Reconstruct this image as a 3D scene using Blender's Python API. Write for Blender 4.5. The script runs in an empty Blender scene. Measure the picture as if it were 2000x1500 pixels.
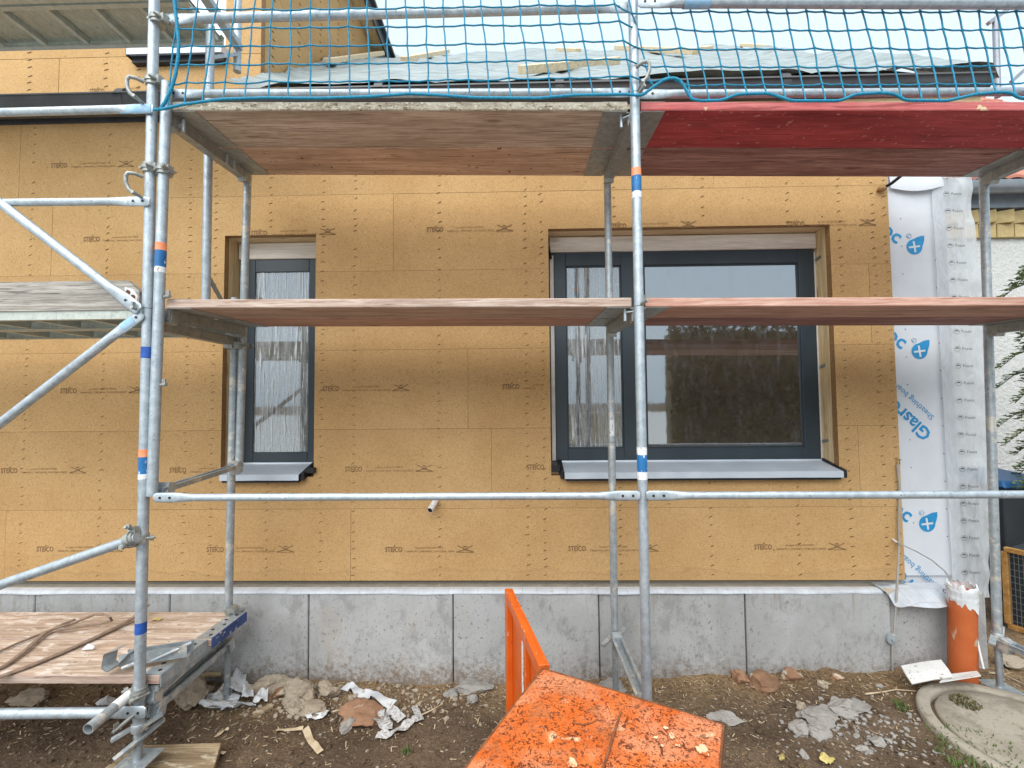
import bpy, bmesh, math, random
from mathutils import Vector, Matrix, noise
random.seed(7)
S = bpy.context.scene
COL = S.collection
# ---------------------------------------------------------------- camera
F = 850.0; PITCH = math.radians(2.36); YAW = 0.019; ROLL = -0.009; ZC = 1.75
RM = Matrix.Rotation(YAW, 3, 'Z') @ Matrix.Rotation(math.pi/2 + PITCH, 3, 'X') @ Matrix.Rotation(ROLL, 3, 'Z')
cam = bpy.data.cameras.new('camera'); cam.sensor_width = 36.0; cam.lens = 36.0*F/2000.0
cam.clip_start = 0.05; cam.clip_end = 1000.0
cam_o = bpy.data.objects.new('camera', cam); COL.objects.link(cam_o)
cam_o.matrix_world = Matrix.Translation((0, 0, ZC)) @ RM.to_4x4()
S.camera = cam_o
# ---------------------------------------------------------------- sky
SUN_EL = math.radians(54); SUN_AZ = math.radians(200)      # azimuth from +Y, clockwise: behind the camera
w = bpy.data.worlds.new('World'); S.world = w; w.use_nodes = True
nt = w.node_tree; nt.nodes.clear()
wo = nt.nodes.new('ShaderNodeOutputWorld'); bg = nt.nodes.new('ShaderNodeBackground')
sky = nt.nodes.new('ShaderNodeTexSky'); sky.sky_type = 'NISHITA'; sky.sun_disc = False
sky.sun_elevation = SUN_EL; sky.sun_rotation = SUN_AZ; sky.dust_density = 4.0; sky.air_density = 1.0
mx = nt.nodes.new('ShaderNodeMix'); mx.data_type = 'RGBA'; mx.inputs['Factor'].default_value = 0.88
mx.inputs['B'].default_value = (5.7, 6.7, 7.3, 1)           # even cloud cover
nt.links.new(sky.outputs['Color'], mx.inputs['A']); nt.links.new(mx.outputs['Result'], bg.inputs['Color'])
bg.inputs['Strength'].default_value = 0.1
nt.links.new(bg.outputs['Background'], wo.inputs['Surface'])
sl = bpy.data.lights.new('sun', 'SUN'); sl.energy = 2.6; sl.angle = math.radians(74); sl.color = (1.0, 0.97, 0.92)
so = bpy.data.objects.new('sun', sl); COL.objects.link(so)
sd = Vector((math.sin(SUN_AZ)*math.cos(SUN_EL), math.cos(SUN_AZ)*math.cos(SUN_EL), math.sin(SUN_EL)))
so.location = sd*20; so.rotation_euler = sd.to_track_quat('Z', 'Y').to_euler()
S.view_settings.view_transform = 'Standard'; S.view_settings.look = 'None'
S.view_settings.gamma = 1.0; S.view_settings.use_curve_mapping = False
S.view_settings.exposure = 0.78
S.cycles.max_bounces = 8; S.cycles.transparent_max_bounces = 16

# ---------------------------------------------------------------- measuring helpers (photo survey -> metres)
def P(x, y, Y):
    d = RM @ Vector(((x-1000)/F, -(y-750)/F, -1.0)); t = Y/d.y
    return Vector((d.x*t, Y, ZC+d.z*t))
def PZ(x, y, Z):
    d = RM @ Vector(((x-1000)/F, -(y-750)/F, -1.0)); t = (Z-ZC)/d.z
    return Vector((d.x*t, d.y*t, Z))
YW, YP, YO, YI = 3.2, 3.1, 2.2, 2.9      # wall face, plinth face, outer and inner scaffold rows

# ---------------------------------------------------------------- object helpers
WLOC = {}
def thing(name, label, cat, loc=(0, 0, 0), group=None):
    o = bpy.data.objects.new(name, None); COL.objects.link(o)
    o.empty_display_size = 0.1; o.location = loc; WLOC[o.name] = Vector(loc)
    o['label'] = label; o['category'] = cat
    if group: o['group'] = group
    return o
def tag(o, label, cat, group=None):
    o['label'] = label; o['category'] = cat
    if group: o['group'] = group
    return o
def link_mesh(name, me, mat, parent=None, origin=None):
    """me is in world metres; recentre on its own middle."""
    if origin is None:
        if len(me.vertices):
            xs = [v.co for v in me.vertices]
            origin = Vector([(min(c[i] for c in xs)+max(c[i] for c in xs))/2 for i in range(3)])
        else: origin = Vector()
    me.transform(Matrix.Translation(-origin))
    return place(name, me, mat, parent, origin)
def place(name, me, mat, parent, loc):
    o = bpy.data.objects.new(name, me); COL.objects.link(o)
    if mat is not None and not me.materials: me.materials.append(mat)
    WLOC[o.name] = Vector(loc)
    if parent is not None:
        o.parent = parent; o.location = Vector(loc)-WLOC[parent.name]
    else: o.location = loc
    return o

class MB:
    def __init__(s): s.v = []; s.f = []; s.sm = []
    def add(s, vs, fs, smooth=False):
        k = len(s.v); s.v += [Vector(v) for v in vs]
        for f in fs: s.f.append([i+k for i in f]); s.sm.append(smooth)
        return s
    def box(s, a, b, c=0.0):
        x0, y0, z0 = [min(a[i], b[i]) for i in range(3)]; x1, y1, z1 = [max(a[i], b[i]) for i in range(3)]
        return s.hexa([(x0, y0, z0), (x1, y0, z0), (x1, y1, z0), (x0, y1, z0), (x0, y0, z1), (x1, y0, z1), (x1, y1, z1), (x0, y1, z1)], c)
    def hexa(s, p, c=0.0):
        p = [Vector(q) for q in p]
        F6 = [(0, 3, 2, 1), (4, 5, 6, 7), (0, 1, 5, 4), (1, 2, 6, 5), (2, 3, 7, 6), (3, 0, 4, 7)]
        if c <= 0: return s.add(p, F6)
        bm = bmesh.new(); vs = [bm.verts.new(q) for q in p]
        for f in F6: bm.faces.new([vs[i] for i in f])
        bmesh.ops.bevel(bm, geom=bm.edges[:], offset=c, segments=1, affect='EDGES', clamp_overlap=True)
        bm.verts.index_update()
        s.add([v.co.copy() for v in bm.verts], [[v.index for v in f.verts] for f in bm.faces]); bm.free(); return s
    def bar(s, p0, p1, wd, th, up=(0, 0, 1), c=0.0):
        """rectangular bar along p0-p1: wd sideways, th along up"""
        p0 = Vector(p0); p1 = Vector(p1); d = (p1-p0).normalized(); u = Vector(up)
        sx = d.cross(u).normalized(); u = sx.cross(d).normalized()
        a = sx*wd/2; b = u*th/2
        return s.hexa([p0-a-b, p0+a-b, p1+a-b, p1-a-b, p0-a+b, p0+a+b, p1+a+b, p1-a+b], c)
    def tube(s, p0, p1, r, n=16, r1=None, hollow=False):
        return s.path([p0, p1], r, n, r1=r1, hollow=hollow)
    def path(s, pts, r, n=10, r1=None, cap=True, hollow=False, prof=None, smooth=True):
        """tube through pts; prof(i)->(radius_side, radius_up) overrides r"""
        pts = [Vector(q) for q in pts]; m = len(pts); rings = []
        d0 = (pts[1]-pts[0]).normalized()
        u = Vector((0, 0, 1)) if abs(d0.z) < 0.9 else Vector((0, 1, 0))
        vs = []
        for i, q in enumerate(pts):
            d = (pts[min(i+1, m-1)]-pts[max(i-1, 0)])
            d = d.normalized() if d.length > 1e-9 else d0
            sx = d.cross(u)
            if sx.length < 1e-4: sx = d.orthogonal()
            sx.normalize(); uu = sx.cross(d).normalized(); u = uu
            ra = rb = r if r1 is None else r+(r1-r)*i/(m-1)
            if prof: ra, rb = prof(i)
            for k in range(n):
                a = 2*math.pi*k/n
                vs.append(q+sx*math.cos(a)*ra+uu*math.sin(a)*rb)
        fs = [(i*n+k, i*n+(k+1) % n, (i+1)*n+(k+1) % n, (i+1)*n+k) for i in range(m-1) for k in range(n)]
        s.add(vs, fs, smooth)
        if cap and not hollow:
            s.add(vs[:n], [list(range(n))[::-1]]); s.add(vs[-n:], [list(range(n))])
        if hollow:     # inner wall at each end
            for base, q, sg in ((0, pts[0], 1), ((m-1)*n, pts[-1], -1)):
                ri = [q+(vs[base+k]-q)*0.86 for k in range(n)]
                dd = (pts[1]-pts[0] if sg == 1 else pts[-2]-pts[-1]).normalized()*0.08
                rj = [t+dd for t in ri]
                s.add(vs[base:base+n]+ri+rj, [(k, (k+1) % n, n+(k+1) % n, n+k) for k in range(n)]+[(n+k, n+(k+1) % n, 2*n+(k+1) % n, 2*n+k) for k in range(n)]+[[2*n+k for k in range(n)]])
        return s
    def ribbon(s, pts, wv, smooth=True):
        """flat strip; pts centre line, wv list of half-width vectors"""
        vs = []
        for q, h in zip(pts, wv): vs += [Vector(q)-Vector(h), Vector(q)+Vector(h)]
        return s.add(vs, [(2*i, 2*i+1, 2*i+3, 2*i+2) for i in range(len(pts)-1)], smooth)
    def grid(s, fn, nu, nv, smooth=True):
        vs = [fn(i/nu, j/nv) for j in range(nv+1) for i in range(nu+1)]
        return s.add(vs, [(j*(nu+1)+i, j*(nu+1)+i+1, (j+1)*(nu+1)+i+1, (j+1)*(nu+1)+i) for j in range(nv) for i in range(nu)], smooth)
    def lathe(s, c, prof, n=24, cap=True):
        c = Vector(c); vs = []
        for r, z in prof:
            for k in range(n):
                a = 2*math.pi*k/n; vs.append(c+Vector((r*math.cos(a), r*math.sin(a), z)))
        m = len(prof)
        s.add(vs, [(i*n+k, i*n+(k+1) % n, (i+1)*n+(k+1) % n, (i+1)*n+k) for i in range(m-1) for k in range(n)], True)
        if cap:
            s.add(vs[:n], [list(range(n))[::-1]]); s.add(vs[-n:], [list(range(n))])
        return s
    def mesh(s, name='m'):
        me = bpy.data.meshes.new(name); me.from_pydata([tuple(v) for v in s.v], [], s.f)
        me.polygons.foreach_set('use_smooth', s.sm); me.validate(); me.update(); return me
    def build(s, name, mat, parent=None, kind=None, origin=None):
        o = link_mesh(name, s.mesh(name), mat, parent, origin)
        if kind: o['kind'] = kind
        return o

# ---------------------------------------------------------------- material helpers
def rgb(r, g, b): return (r, g, b, 1)
class NT:
    def __init__(s, name):
        s.m = bpy.data.materials.new(name); s.m.use_nodes = True; s.t = s.m.node_tree; s.t.nodes.clear()
        s.out = s.n('ShaderNodeOutputMaterial')
    def n(s, ty, **kw):
        x = s.t.nodes.new(ty)
        for k, v in kw.items(): setattr(x, k, v)
        return x
    def l(s, a, b): s.t.links.new(a, b)
    def coord(s, stretch=(1, 1, 1), world=False, rnd=True):
        if world:
            o = s.n('ShaderNodeNewGeometry').outputs['Position']
        else:
            o = s.n('ShaderNodeTexCoord').outputs['Object']
        mp = s.n('ShaderNodeMapping'); mp.inputs['Scale'].default_value = stretch
        s.l(o, mp.inputs['Vector'])
        if rnd and not world:
            oi = s.n('ShaderNodeObjectInfo'); ml = s.n('ShaderNodeMath', operation='MULTIPLY'); ml.inputs[1].default_value = 41.0
            s.l(oi.outputs['Random'], ml.inputs[0]); cb = s.n('ShaderNodeCombineXYZ')
            for i in range(3): s.l(ml.outputs[0], cb.inputs[i])
            s.l(cb.outputs[0], mp.inputs['Location'])
        return mp.outputs['Vector']
    def noise(s, co, scale, detail=4, rough=0.55, dist=0.0):
        x = s.n('ShaderNodeTexNoise'); x.inputs['Scale'].default_value = scale; x.inputs['Detail'].default_value = detail
        x.inputs['Roughness'].default_value = rough; x.inputs['Distortion'].default_value = dist
        s.l(co, x.inputs['Vector']); return x.outputs['Fac']
    def ramp(s, fac, stops):
        x = s.n('ShaderNodeValToRGB'); e = x.color_ramp.elements
        while len(e) < len(stops): e.new(0.5)
        for k, (p, c) in enumerate(stops): e[k].position = p; e[k].color = c if len(c) == 4 else (*c, 1)
        s.l(fac, x.inputs['Fac']); return x.outputs['Color']
    def mix(s, fac, a, b, mode='MIX'):
        x = s.n('ShaderNodeMix', data_type='RGBA', blend_type=mode)
        for key, v in (('Factor', fac), ('A', a), ('B', b)):
            i = x.inputs[key] if key != 'Factor' else x.inputs[0]
            if hasattr(v, 'is_linked'): s.l(v, i)
            elif isinstance(v, (int, float)): i.default_value = v
            else: i.default_value = v if len(v) == 4 else (*v, 1)
        return x.outputs['Result']
    def math(s, op, a, b=None):
        x = s.n('ShaderNodeMath', operation=op)
        for i, v in enumerate((a, b)):
            if v is None: continue
            if hasattr(v, 'is_linked'): s.l(v, x.inputs[i])
            else: x.inputs[i].default_value = v
        return x.outputs[0]
    def bump(s, h, strength, dist=0.01, base=None):
        x = s.n('ShaderNodeBump'); x.inputs['Strength'].default_value = strength; x.inputs['Distance'].default_value = dist
        s.l(h, x.inputs['Height'])
        if base is not None: s.l(base, x.inputs['Normal'])
        return x.outputs['Normal']
    def bsdf(s, color, rough=0.6, metal=0.0, normal=None, spec=None, **kw):
        b = s.n('ShaderNodeBsdfPrincipled')
        for key, v in (('Base Color', color), ('Roughness', rough), ('Metallic', metal)):
            if hasattr(v, 'is_linked'): s.l(v, b.inputs[key])
            elif isinstance(v, (int, float)): b.inputs[key].default_value = v
            else: b.inputs[key].default_value = v if len(v) == 4 else (*v, 1)
        if normal is not None: s.l(normal, b.inputs['Normal'])
        if spec is not None: b.inputs['Specular IOR Level'].default_value = spec
        for k, v in kw.items(): b.inputs[k].default_value = v
        return b.outputs['BSDF']
    def done(s, sh): s.l(sh, s.out.inputs['Surface']); return s.m

def mottle(name, c1, c2, scale=6, stretch=(1, 1, 1), specks=(), rough=0.65, metal=0.0, bump=0.0, bscale=60, bstretch=None, rand=0.12, world=False, detail=5, spec=0.4, bdist=0.004, lo=0.35, hi=0.65, dist=0.0):
    t = NT(name); co = t.coord(stretch, world)
    col = t.ramp(t.noise(co, scale, detail, 0.6, dist), [(lo, c1), (hi, c2)])
    for c, sc, th, st, soft in specks:
        f = t.noise(t.coord(st, world), sc, 3, 0.6, 0.4)
        m = t.ramp(f, [(th-soft, (0, 0, 0)), (th+soft, (1, 1, 1))])
        col = t.mix(m, col, c)
    if rand:
        oi = t.n('ShaderNodeObjectInfo'); hs = t.n('ShaderNodeHueSaturation')
        mr = t.n('ShaderNodeMapRange'); mr.inputs['To Min'].default_value = 1-rand; mr.inputs['To Max'].default_value = 1+rand
        t.l(oi.outputs['Random'], mr.inputs['Value']); t.l(mr.outputs['Result'], hs.inputs['Value']); t.l(col, hs.inputs['Color'])
        col = hs.outputs['Color']
    nm = None
    if bump: nm = t.bump(t.noise(t.coord(bstretch or stretch, world), bscale, 4, 0.6), bump, bdist)
    return t.done(t.bsdf(col, rough, metal, nm, spec))
def plain(name, c, rough=0.5, metal=0.0, spec=0.4): 
    return mottle(name, tuple(v*0.9 for v in c), tuple(min(1, v*1.08) for v in c), 14, rough=rough, metal=metal, rand=0.0, spec=spec, bump=0.05)

def wood(name, c1, c2, dark, grain=1.0, axis=0, rough=0.75, knots=True, paint=None, speck=None, crack=0.6, dirt=0.4):
    """long-grain timber; axis = direction of the grain"""
    t = NT(name)
    def ax(al, ac): v = [ac]*3; v[axis] = al; return tuple(v)
    warp = t.noise(t.coord(ax(1.1, 5)), 1.0, 3, 0.5)
    wv = t.n('ShaderNodeVectorMath', operation='SCALE'); cb = t.n('ShaderNodeCombineXYZ')
    for i in range(3):
        if i != axis: t.l(warp, cb.inputs[i])
    t.l(cb.outputs[0], wv.inputs[0]); wv.inputs['Scale'].default_value = 2.6*grain
    def warped(st):
        a_ = t.n('ShaderNodeVectorMath', operation='ADD'); t.l(t.coord(st), a_.inputs[0]); t.l(wv.outputs[0], a_.inputs[1]); return a_.outputs[0]
    g = t.noise(warped(ax(1.5, 30)), 1.0, 7, 0.72, 0.4)
    col = t.ramp(g, [(0.32, tuple(0.72*v for v in c1)), (0.45, c1), (0.60, c2), (0.75, tuple(min(1, 1.12*v) for v in c2))])
    fib = t.noise(warped(ax(4.5, 150)), 1.0, 4, 0.75)
    col = t.mix(t.ramp(fib, [(0.50, (0, 0, 0)), (0.64, (0.75, 0.75, 0.75))]), col, dark)
    ck = t.noise(warped(ax(2.2, 46)), 1.0, 3, 0.55)
    ckm = t.ramp(ck, [(0.635, (0, 0, 0)), (0.665, (crack, crack, crack))])
    col = t.mix(ckm, col, tuple(0.5*v for v in dark))
    if knots:
        vo = t.n('ShaderNodeTexVoronoi'); vo.inputs['Scale'].default_value = 1.0; t.l(t.coord(ax(2.3, 7.5)), vo.inputs['Vector'])
        km = t.ramp(vo.outputs['Distance'], [(0.0, (0.9, 0.9, 0.9)), (0.10, (0.75, 0.75, 0.75)), (0.17, (0.0, 0.0, 0.0))])
        kn = t.ramp(t.noise(t.coord(ax(1.2, 3)), 1.0, 1), [(0.45, (0, 0, 0)), (0.55, (1, 1, 1))])
        col = t.mix(t.mix(1.0, km, kn, 'MULTIPLY'), col, tuple(0.8*v for v in dark))
    big = t.noise(t.coord(ax(1.5, 5)), 1.2, 5, 0.65)
    col = t.mix(t.ramp(big, [(0.42, (0, 0, 0)), (0.72, (dirt,)*3)]), col, tuple(0.45*v for v in c1))
    if paint:
        pc, th = paint
        pm = t.noise(t.coord(ax(5, 16)), 1.4, 6, 0.7, 0.5)
        col = t.mix(t.ramp(pm, [(th-0.05, (0, 0, 0)), (th+0.05, (1, 1, 1))]), col, pc)
    if speck:
        sc, ssc, sth = speck
        sp = t.noise(t.coord(), ssc, 3, 0.6)
        col = t.mix(t.ramp(sp, [(sth, (0, 0, 0)), (sth+0.03, (1, 1, 1))]), col, sc)
    n = t.bump(fib, 0.4, 0.003); n = t.bump(g, 0.4, 0.006, n)
    return t.done(t.bsdf(col, rough, 0.0, n, 0.25))

M = {}
# fibre board: short dark fibres on tan, soft large-scale tone, per-board tint
def fibre():
    t = NT('wood_fibre_board'); co = t.coord((1, 1, 1), True)
    base = t.ramp(t.noise(co, 1.7, 4, 0.6), [(0.3, (0.505, 0.308, 0.136)), (0.7, (0.600, 0.388, 0.186))])
    f1 = t.noise(co, 92, 3, 0.6, 1.6)
    base = t.mix(t.ramp(f1, [(0.36, (0.62, 0.62, 0.62)), (0.45, (0, 0, 0))]), base, (0.27, 0.15, 0.055))
    f2 = t.noise(co, 95, 2, 0.6, 1.0)
    base = t.mix(t.ramp(f2, [(0.58, (0, 0, 0)), (0.70, (0.55, 0.55, 0.55))]), base, (0.68, 0.48, 0.25))
    vo = t.n('ShaderNodeTexVoronoi', feature='DISTANCE_TO_EDGE'); vo.inputs['Scale'].default_value = 58
    nv = t.n('ShaderNodeTexNoise'); nv.inputs['Scale'].default_value = 30; t.l(co, nv.inputs['Vector'])
    ad = t.n('ShaderNodeMix', data_type='VECTOR'); ad.inputs[0].default_value = 0.12
    t.l(co, ad.inputs[4]); t.l(nv.outputs['Color'], ad.inputs[5]); t.l(ad.outputs[1], vo.inputs['Vector'])
    base = t.mix(t.ramp(vo.outputs['Distance'], [(0.0, (0.34, 0.34, 0.34)), (0.10, (0, 0, 0))]), base, (0.22, 0.12, 0.04))
    # damp tide mark along the foot of the wall
    sz = t.n('ShaderNodeSeparateXYZ'); t.l(co, sz.inputs[0])
    hh = t.math('ADD', sz.outputs[2], t.math('MULTIPLY', t.noise(t.coord((1, 1, 1), True), 3.2, 4), -0.22))
    base = t.mix(t.ramp(hh, [(0.40, (0.12, 0.12, 0.12)), (0.415, (0.32, 0.32, 0.32)), (0.423, (0, 0, 0))]), base, (0.30, 0.185, 0.085))
    oi = t.n('ShaderNodeObjectInfo'); hs = t.n('ShaderNodeHueSaturation')
    mr = t.n('ShaderNodeMapRange'); mr.inputs['To Min'].default_value = 0.955; mr.inputs['To Max'].default_value = 1.045
    t.l(oi.outputs['Random'], mr.inputs['Value']); t.l(mr.outputs['Result'], hs.inputs['Value']); t.l(base, hs.inputs['Color'])
    n = t.bump(f1, 0.5, 0.003); n = t.bump(f2, 0.25, 0.002, n)
    return t.done(t.bsdf(hs.outputs['Color'], 0.9, 0, n, 0.15))
M['fibre'] = fibre()
M['fibre_edge'] = mottle('fibre_board_cut_edge', (0.24, 0.125, 0.045), (0.34, 0.19, 0.08), 60, bump=0.4, rand=0)
M['core'] = plain('wall_core_dark', (0.05, 0.032, 0.02), 0.9)
def galv(name, c1, c2, splash=None, th=0.66):
    t = NT(name); co = t.coord((1, 1, 1), True)
    col = t.ramp(t.noise(co, 26, 5, 0.65), [(0.32, c1), (0.68, c2)])
    sc = t.noise(t.coord((60, 60, 9), True), 1.0, 3, 0.6)
    col = t.mix(t.ramp(sc, [(0.60, (0, 0, 0)), (0.74, (0.55, 0.55, 0.55))]), col, tuple(0.55*v for v in c1))
    sp = t.noise(co, 90, 2, 0.5)
    col = t.mix(t.ramp(sp, [(0.66, (0, 0, 0)), (0.72, (0.6, 0.6, 0.6))]), col, (0.1, 0.1, 0.1))
    met = 0.55
    if splash:
        m = t.ramp(t.noise(co, 11, 6, 0.7, 0.3), [(th, (0, 0, 0)), (th+0.03, (1, 1, 1))])
        col = t.mix(m, col, splash)
    r = t.ramp(t.noise(co, 18, 3), [(0.3, (0.38, 0.38, 0.38)), (0.7, (0.6, 0.6, 0.6))])
    n = t.bump(t.noise(co, 110, 3), 0.12, 0.002)
    return t.done(t.bsdf(col, r, met, n, 0.5))
M['galv'] = galv('galvanised_steel', (0.33, 0.385, 0.43), (0.50, 0.56, 0.61), (0.60, 0.60, 0.57), 0.66)
M['galv_dirty'] = galv('galvanised_steel_plaster_spattered', (0.32, 0.36, 0.39), (0.48, 0.53, 0.56), (0.62, 0.60, 0.55), 0.56)
M['galv_dark'] = galv('dull_weathered_steel', (0.26, 0.27, 0.26), (0.38, 0.39, 0.37))
M['deck_steel'] = galv('ribbed_deck_steel', (0.44, 0.47, 0.43), (0.58, 0.61, 0.56))
M['wood_grey'] = wood('weathered_grey_plank', (0.42, 0.335, 0.265), (0.58, 0.48, 0.395), (0.22, 0.13, 0.085))
M['wood_brown'] = wood('brown_plank', (0.47, 0.31, 0.215), (0.60, 0.42, 0.305), (0.26, 0.13, 0.08), speck=((0.09, 0.03, 0.02), 22, 0.665))
M['wood_red'] = wood('red_painted_plank', (0.40, 0.055, 0.062), (0.49, 0.085, 0.09), (0.20, 0.04, 0.04), dirt=0.75, crack=0.7, speck=((0.46, 0.20, 0.18), 34, 0.64))
M['wood_darkred'] = wood('dark_worn_red_plank', (0.28, 0.13, 0.11), (0.42, 0.235, 0.20), (0.09, 0.04, 0.035), dirt=0.6)
M['wood_redbrown'] = wood('reddish_brown_plank', (0.44, 0.245, 0.18), (0.57, 0.36, 0.275), (0.22, 0.085, 0.055))
M['wood_pinkgrey'] = wood('pinkish_grey_plank', (0.42, 0.27, 0.20), (0.56, 0.41, 0.33), (0.20, 0.10, 0.07))
M['wood_silver'] = wood('silver_grey_toe_board', (0.34, 0.31, 0.275), (0.54, 0.51, 0.47), (0.12, 0.10, 0.085), crack=0.9)
M['wood_deck'] = wood('pale_scuffed_deck_plank', (0.50, 0.37, 0.28), (0.68, 0.55, 0.45), (0.36, 0.22, 0.15), paint=((0.66, 0.58, 0.52), 0.56), speck=((0.26, 0.17, 0.11), 30, 0.66), dirt=0.55)
M['edge_lichen'] = mottle('lichen_grey_plank_edge', (0.24, 0.20, 0.145), (0.46, 0.42, 0.34), 26, (0.5, 1.6, 1.6), specks=[((0.58, 0.56, 0.49), 75, 0.60, (1, 1, 1), 0.05), ((0.14, 0.11, 0.07), 60, 0.62, (0.5, 1, 1), 0.04)], rough=0.95, bump=0.6, rand=0)
M['edge_red'] = wood('worn_pink_red_plank_edge', (0.56, 0.14, 0.14), (0.64, 0.22, 0.21), (0.44, 0.09, 0.09), knots=False, speck=((0.70, 0.55, 0.36), 9, 0.655), dirt=0.1)
M['edge_pink'] = wood('scuffed_pink_plank_edge', (0.42, 0.31, 0.255), (0.58, 0.475, 0.41), (0.26, 0.15, 0.11), crack=0.7, dirt=0.3)
M['edge_salmon'] = wood('salmon_plank_edge', (0.48, 0.27, 0.21), (0.60, 0.40, 0.33), (0.36, 0.14, 0.10), crack=0.5, dirt=0.3)
M['wood_pale'] = wood('fresh_pine', (0.64, 0.48, 0.28), (0.78, 0.63, 0.42), (0.50, 0.32, 0.16), rough=0.6, dirt=0.1, crack=0.15)
M['batten'] = wood('raw_pine_batten', (0.68, 0.55, 0.36), (0.80, 0.68, 0.49), (0.56, 0.40, 0.22), rough=0.6, dirt=0.05, crack=0.1)
M['wood_jamb'] = wood('pine_jamb', (0.62, 0.46, 0.25), (0.76, 0.60, 0.37), (0.46, 0.28, 0.12), axis=2, dirt=0.1, crack=0.15)
M['wood_white'] = wood('whitewashed_wood_strip', (0.70, 0.64, 0.57), (0.82, 0.77, 0.71), (0.60, 0.52, 0.43), rough=0.6, knots=True, dirt=0.05, crack=0.1)
M['wood_old'] = wood('old_mossy_pad', (0.28, 0.20, 0.12), (0.44, 0.34, 0.22), (0.13, 0.095, 0.04), dirt=0.8, paint=((0.50, 0.44, 0.33), 0.60))
M['frame'] = mottle('anthracite_window_frame', (0.022, 0.035, 0.048), (0.03, 0.046, 0.06), 3, rough=0.38, rand=0, spec=0.55, bump=0.03, bscale=200)
def pane():
    t = NT('window_glass'); co = t.coord((1, 1, 1), True)
    n = t.bump(t.noise(t.coord((14, 14, 9), True), 1.0, 2, 0.5, 0.5), 0.012, 0.01)
    b = t.n('ShaderNodeBsdfPrincipled'); b.inputs['Base Color'].default_value = (0.052, 0.036, 0.017, 1)
    b.inputs['Roughness'].default_value = 0.03; b.inputs['IOR'].default_value = 4.2; b.inputs['Specular Tint'].default_value = (0.86, 0.93, 1.0, 1)
    t.l(n, b.inputs['Normal']); return t.done(b.outputs['BSDF'])
M['pane'] = pane()
def film(name, amount, tint, st, sc, streak=0.0):
    """thin crinkled protective film"""
    t = NT(name); co = t.coord(st, True)
    g = t.noise(co, sc, 5, 0.7, 1.0)
    g2 = t.noise(t.coord((st[0]*2.2, st[1]*2.2, st[2]*0.8), True), sc, 3, 0.6, 0.6)
    m = t.mix(1.0, t.ramp(g, [(0.40, (amount*0.3,)*3), (0.60, (amount,)*3)]), t.ramp(g2, [(0.575, (0, 0, 0)), (0.63, (streak,)*3)]), 'ADD')
    n = t.bump(g, 0.6, 0.01)
    b = t.n('ShaderNodeBsdfPrincipled'); b.inputs['Base Color'].default_value = (*tint, 1); b.inputs['Roughness'].default_value = 0.2
    b.inputs['Specular IOR Level'].default_value = 0.6; t.l(n, b.inputs['Normal'])
    tr = t.n('ShaderNodeBsdfTransparent'); mx = t.n('ShaderNodeMixShader')
    t.l(m, mx.inputs[0]); t.l(tr.outputs[0], mx.inputs[1]); t.l(b.outputs[0], mx.inputs[2])
    return t.done(mx.outputs[0])
M['film'] = film('streaky_protective_film', 0.36, (0.74, 0.80, 0.85), (36, 36, 3.6), 1.0, 0.5)
M['film_thin'] = film('clear_wrinkled_film', 0.04, (0.6, 0.62, 0.70), (13, 13, 9), 1.0, 0.05)
def foil():
    t = NT('translucent_foil'); co = t.coord((1, 1, 1), True)
    g = t.noise(t.coord((22, 22, 7), True), 1.0, 5, 0.6, 0.8); n = t.bump(g, 0.8, 0.012)
    d = t.bsdf((0.74, 0.77, 0.80), 0.22, 0, n, 0.6)
    tl = t.n('ShaderNodeBsdfTranslucent'); tl.inputs[0].default_value = (0.75, 0.77, 0.8, 1)
    tr = t.n('ShaderNodeBsdfTransparent'); a = t.n('ShaderNodeMixShader'); b = t.n('ShaderNodeMixShader')
    a.inputs[0].default_value = 0.35; t.l(d, a.inputs[1]); t.l(tl.outputs[0], a.inputs[2])
    t.l(t.ramp(g, [(0.4, (0.16,)*3), (0.7, (0.38,)*3)]), b.inputs[0]); t.l(a.outputs[0], b.inputs[1]); t.l(tr.outputs[0], b.inputs[2])
    return t.done(b.outputs[0])
M['foil'] = foil()
M['sill'] = mottle('light_grey_metal_sill', (0.50, 0.56, 0.64), (0.58, 0.64, 0.72), 5, rough=0.3, metal=0.1, rand=0, bump=0.08, bscale=40)
M['black'] = plain('black_plastic', (0.012, 0.013, 0.016), 0.5)
M['tape'] = mottle('dark_sealing_tape', (0.05, 0.05, 0.06), (0.16, 0.16, 0.18), 60, (1, 1, 0.4), rand=0)
M['strip'] = plain('white_sealing_strip', (0.66, 0.64, 0.62), 0.6)
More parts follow.
